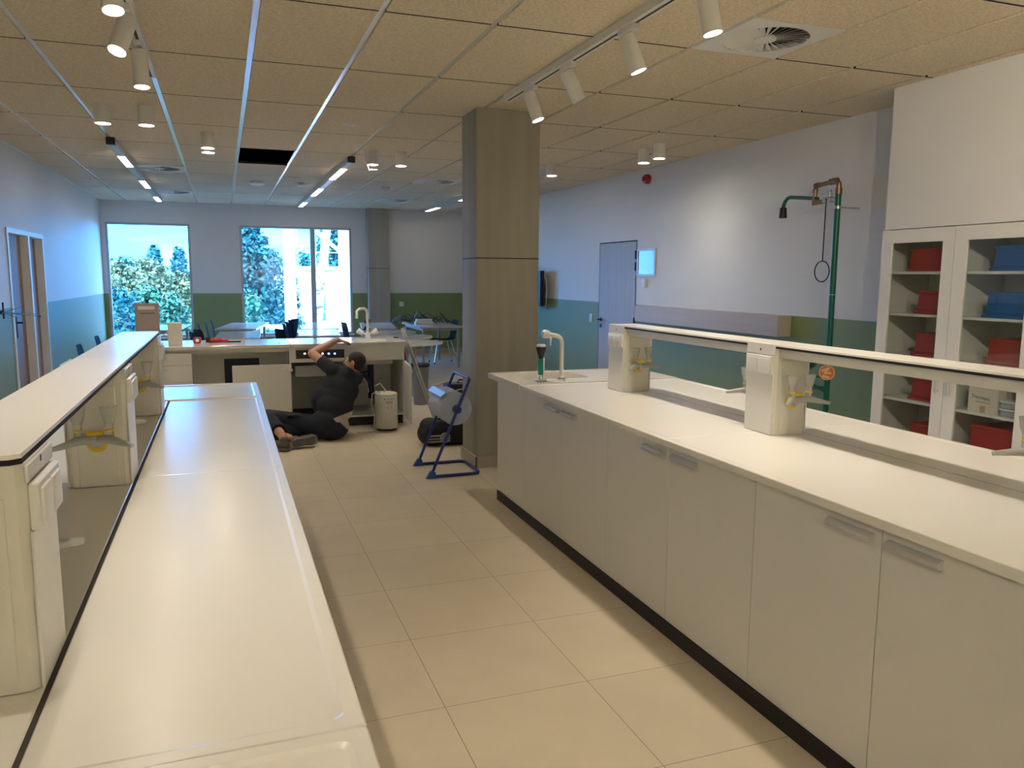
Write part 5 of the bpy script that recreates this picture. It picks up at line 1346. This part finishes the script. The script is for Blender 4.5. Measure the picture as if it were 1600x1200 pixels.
# white building
M['render'] = mat('white_render', (.80, .62, .48), .7, vary=.02, scale=1)
M['darkglass'] = mat('blue_dark_glass', (.05, .14, .24), .15)
a, c, e = at(428, 421, y=34), at(552, 421, y=34), at(440, 443, y=34)
t = thing('white_building', 'low white flat-roofed building seen through the right window', 'building', ((a.x+c.x)/2, 37, GZ))
B().box(a.x, c.x+1.5, 34, 40, GZ, a.z).obj('walls', M['render'], t, 0)
B().box(a.x-.08, c.x+1.58, 33.92, 40.05, a.z, a.z+.14).obj('roof_edge', M['render'], t, 0)
B().box(a.x, c.x+1.5, 33.985, 34, e.z-.03, e.z+.03).obj('panel_joint', M['alu'], t, 0)
a2, c2 = at(502, 446, y=33.98), at(509, 500, y=33.98)
B().box(a2.x, c2.x, 33.95, 34, c2.z, a2.z).obj('tall_window', M['darkglass'], t, 0)
for x in (a.x+1.7, a.x+2.2, a.x+2.9, a.x+3.6): B().cyl((x, 34.2, a.z+.14), (x, 34.2, a.z+.75), .02, seg=6).obj('railing_post', M['alu'], t)
B().cyl((a.x+1.2, 34.2, a.z+.72), (c.x+1.4, 34.2, a.z+.72), .02, seg=6).obj('railing', M['alu'], t)
# low white wall in front with a blue panel
a, c = at(408, 513, y=21), at(447, 527, y=21)
t = thing('roof_box', 'low white box with a blue-grey panel outside the right window', 'box', ((a.x+c.x)/2, 21.5, GZ))
B().box(a.x, c.x, 21, 22.5, GZ, a.z).obj('box', M['render'], t, 0)
B().box(a.x+.08, c.x-.02, 20.98, 21, c.z+.02, a.z-.04).obj('panel', M['darkglass'], t, 0)
# steel lattice tower, painted white
M['tower'] = mat('white_painted_steel', (.50, .25, .13), .5, vary=.03)
t = thing('lattice_tower', 'white steel lattice tower standing close to the right window', 'tower', (at(495, 430, y=23).x, 23, GZ))
def bar(name, p, q, w, m='tower', dpt=None):
    p, q = V3(p), V3(q); L = (q-p).length; r = (q-p).to_track_quat('Z', 'Y').to_matrix().to_4x4(); r.translation = p
    b = B().box(-w/2, w/2, -(dpt or w)/2, (dpt or w)/2, 0, L); b.xf(r); return b.obj(name, M[m], t, 0)
def ext(u0, v0, u1, v1, Y, name, w, zlo=GZ, zhi=6.5, y2=None):
    p, q = at(u0, v0, y=Y), at(u1, v1, y=y2 or Y); d = (p-q)/(p.z-q.z)
    return bar(name, q+d*(zlo-q.z), q+d*(zhi-q.z), w)
ext(452, 360, 459, 520, 22, 'leg', .21)
ext(444.5, 360, 449, 520, 23.6, 'leg', .10)
ext(540, 360, 546, 520, 22, 'leg', .15)
ext(532, 360, 535, 520, 23.6, 'leg', .14)
def br(u0, v0, u1, v1, Y, w=.07, y2=None): bar('brace', at(u0, v0, y=Y), at(u1, v1, y=y2 or Y), w)
br(493, 362, 542, 402, 22, .10); br(542, 408, 497, 448, 22, .05); br(463, 418, 489, 442, 22, .07); br(505, 452, 540, 480, 22, .10)
br(463, 475, 488, 455, 22, .03); br(464, 484, 545, 489, 22, .05); br(463, 486, 490, 505, 22, .03); br(531, 440, 538, 452, 23.6, .06); br(538, 452, 531, 466, 23.6, .05)
br(462, 385, 474, 384, 23.6, .05); br(463, 396, 484, 374, 23.6, .03); br(453, 358, 476, 502, 21.9, .02); br(534, 395, 541, 380, 23.6, .08); br(512, 500, 540, 485, 22, .03)
br(463.5, 357, 461.5, 388, 23.6, .04)

# ------------------------------------------------------------------ daylight
w = bpy.data.worlds.new('sky'); S.world = w; w.use_nodes = True; nt = w.node_tree; nt.nodes.clear()
out = N(nt, 'ShaderNodeOutputWorld'); bg = N(nt, 'ShaderNodeBackground')
tc = N(nt, 'ShaderNodeTexCoord'); sp_ = N(nt, 'ShaderNodeSeparateXYZ'); nt.links.new(tc.outputs['Generated'], sp_.inputs[0])
cr = N(nt, 'ShaderNodeValToRGB'); nt.links.new(sp_.outputs[2], cr.inputs[0])
cr.color_ramp.elements[0].position = 0; cr.color_ramp.elements[0].color = (.026, .34, .95, 1)
cr.color_ramp.elements[1].position = .40; cr.color_ramp.elements[1].color = (.26, .44, 1.05, 1)
ce = cr.color_ramp.elements.new(.12); ce.color = (.028, .34, .98, 1)
mp = N(nt, 'ShaderNodeMapping'); mp.inputs['Scale'].default_value = (2.2, 2.2, 9); nt.links.new(tc.outputs['Generated'], mp.inputs[0])
nz = N(nt, 'ShaderNodeTexNoise'); nz.inputs['Scale'].default_value = 2.2; nz.inputs['Detail'].default_value = 6; nt.links.new(mp.outputs[0], nz.inputs['Vector'])
c2 = N(nt, 'ShaderNodeValToRGB'); nt.links.new(nz.outputs['Fac'], c2.inputs[0]); c2.color_ramp.elements[0].position = .55; c2.color_ramp.elements[1].position = .74
nt.links.new(mixc(nt, math_n(nt, 'MULTIPLY', c2.outputs[0], .7), cr.outputs[0], (.07, .46, .95)), bg.inputs[0]); bg.inputs[1].default_value = 9.0
nt.links.new(bg.outputs[0], out.inputs[0])
sun = bpy.data.lights.new('sun', 'SUN'); sun.energy = 4.0; sun.angle = R(.6); sun.color = (1, .93, .82)
so_ = bpy.data.objects.new('sun', sun); COL.objects.link(so_); so_.rotation_euler = V3((.45, 1, -1.05)).to_track_quat('-Z', 'Y').to_euler()
for nme, wd_ in (('window_portal', W1), ('window_portal', W2)):
    l = bpy.data.lights.new(nme, 'AREA'); l.shape = 'RECTANGLE'; l.size = wd_[1]-wd_[0]; l.size_y = wd_[3]-wd_[2]; l.cycles.is_portal = True
    o = bpy.data.objects.new(nme, l); COL.objects.link(o); o.location = ((wd_[0]+wd_[1])/2, Y1+.2, (wd_[2]+wd_[3])/2); o.rotation_euler = (R(-90), 0, 0)
# unseen lamp added to brighten the corridor behind the left door
t = thing('corridor_fill_lamp', 'unseen lamp added to light the corridor behind the left door', 'lamp', (-3.0, 10.8, 3.0))
B().cyl((-3.0, 10.8, 2.93), (-3.0, 10.8, 3.0004), .15).obj('housing', M['lamp'], t)
l = bpy.data.lights.new('corridor_fill_light', 'POINT'); l.energy = 60; l.shadow_soft_size = .1; l.color = (.9, .95, 1); o = bpy.data.objects.new('corridor_fill_light', l); COL.objects.link(o); o.location = (0, 0, -.2); o.parent = t

# ------------------------------------------------------------------ look
S.view_settings.view_transform = 'Standard'; S.view_settings.look = 'None'; S.view_settings.gamma = 1; S.view_settings.use_curve_mapping = False
S.view_settings.exposure = 1.38
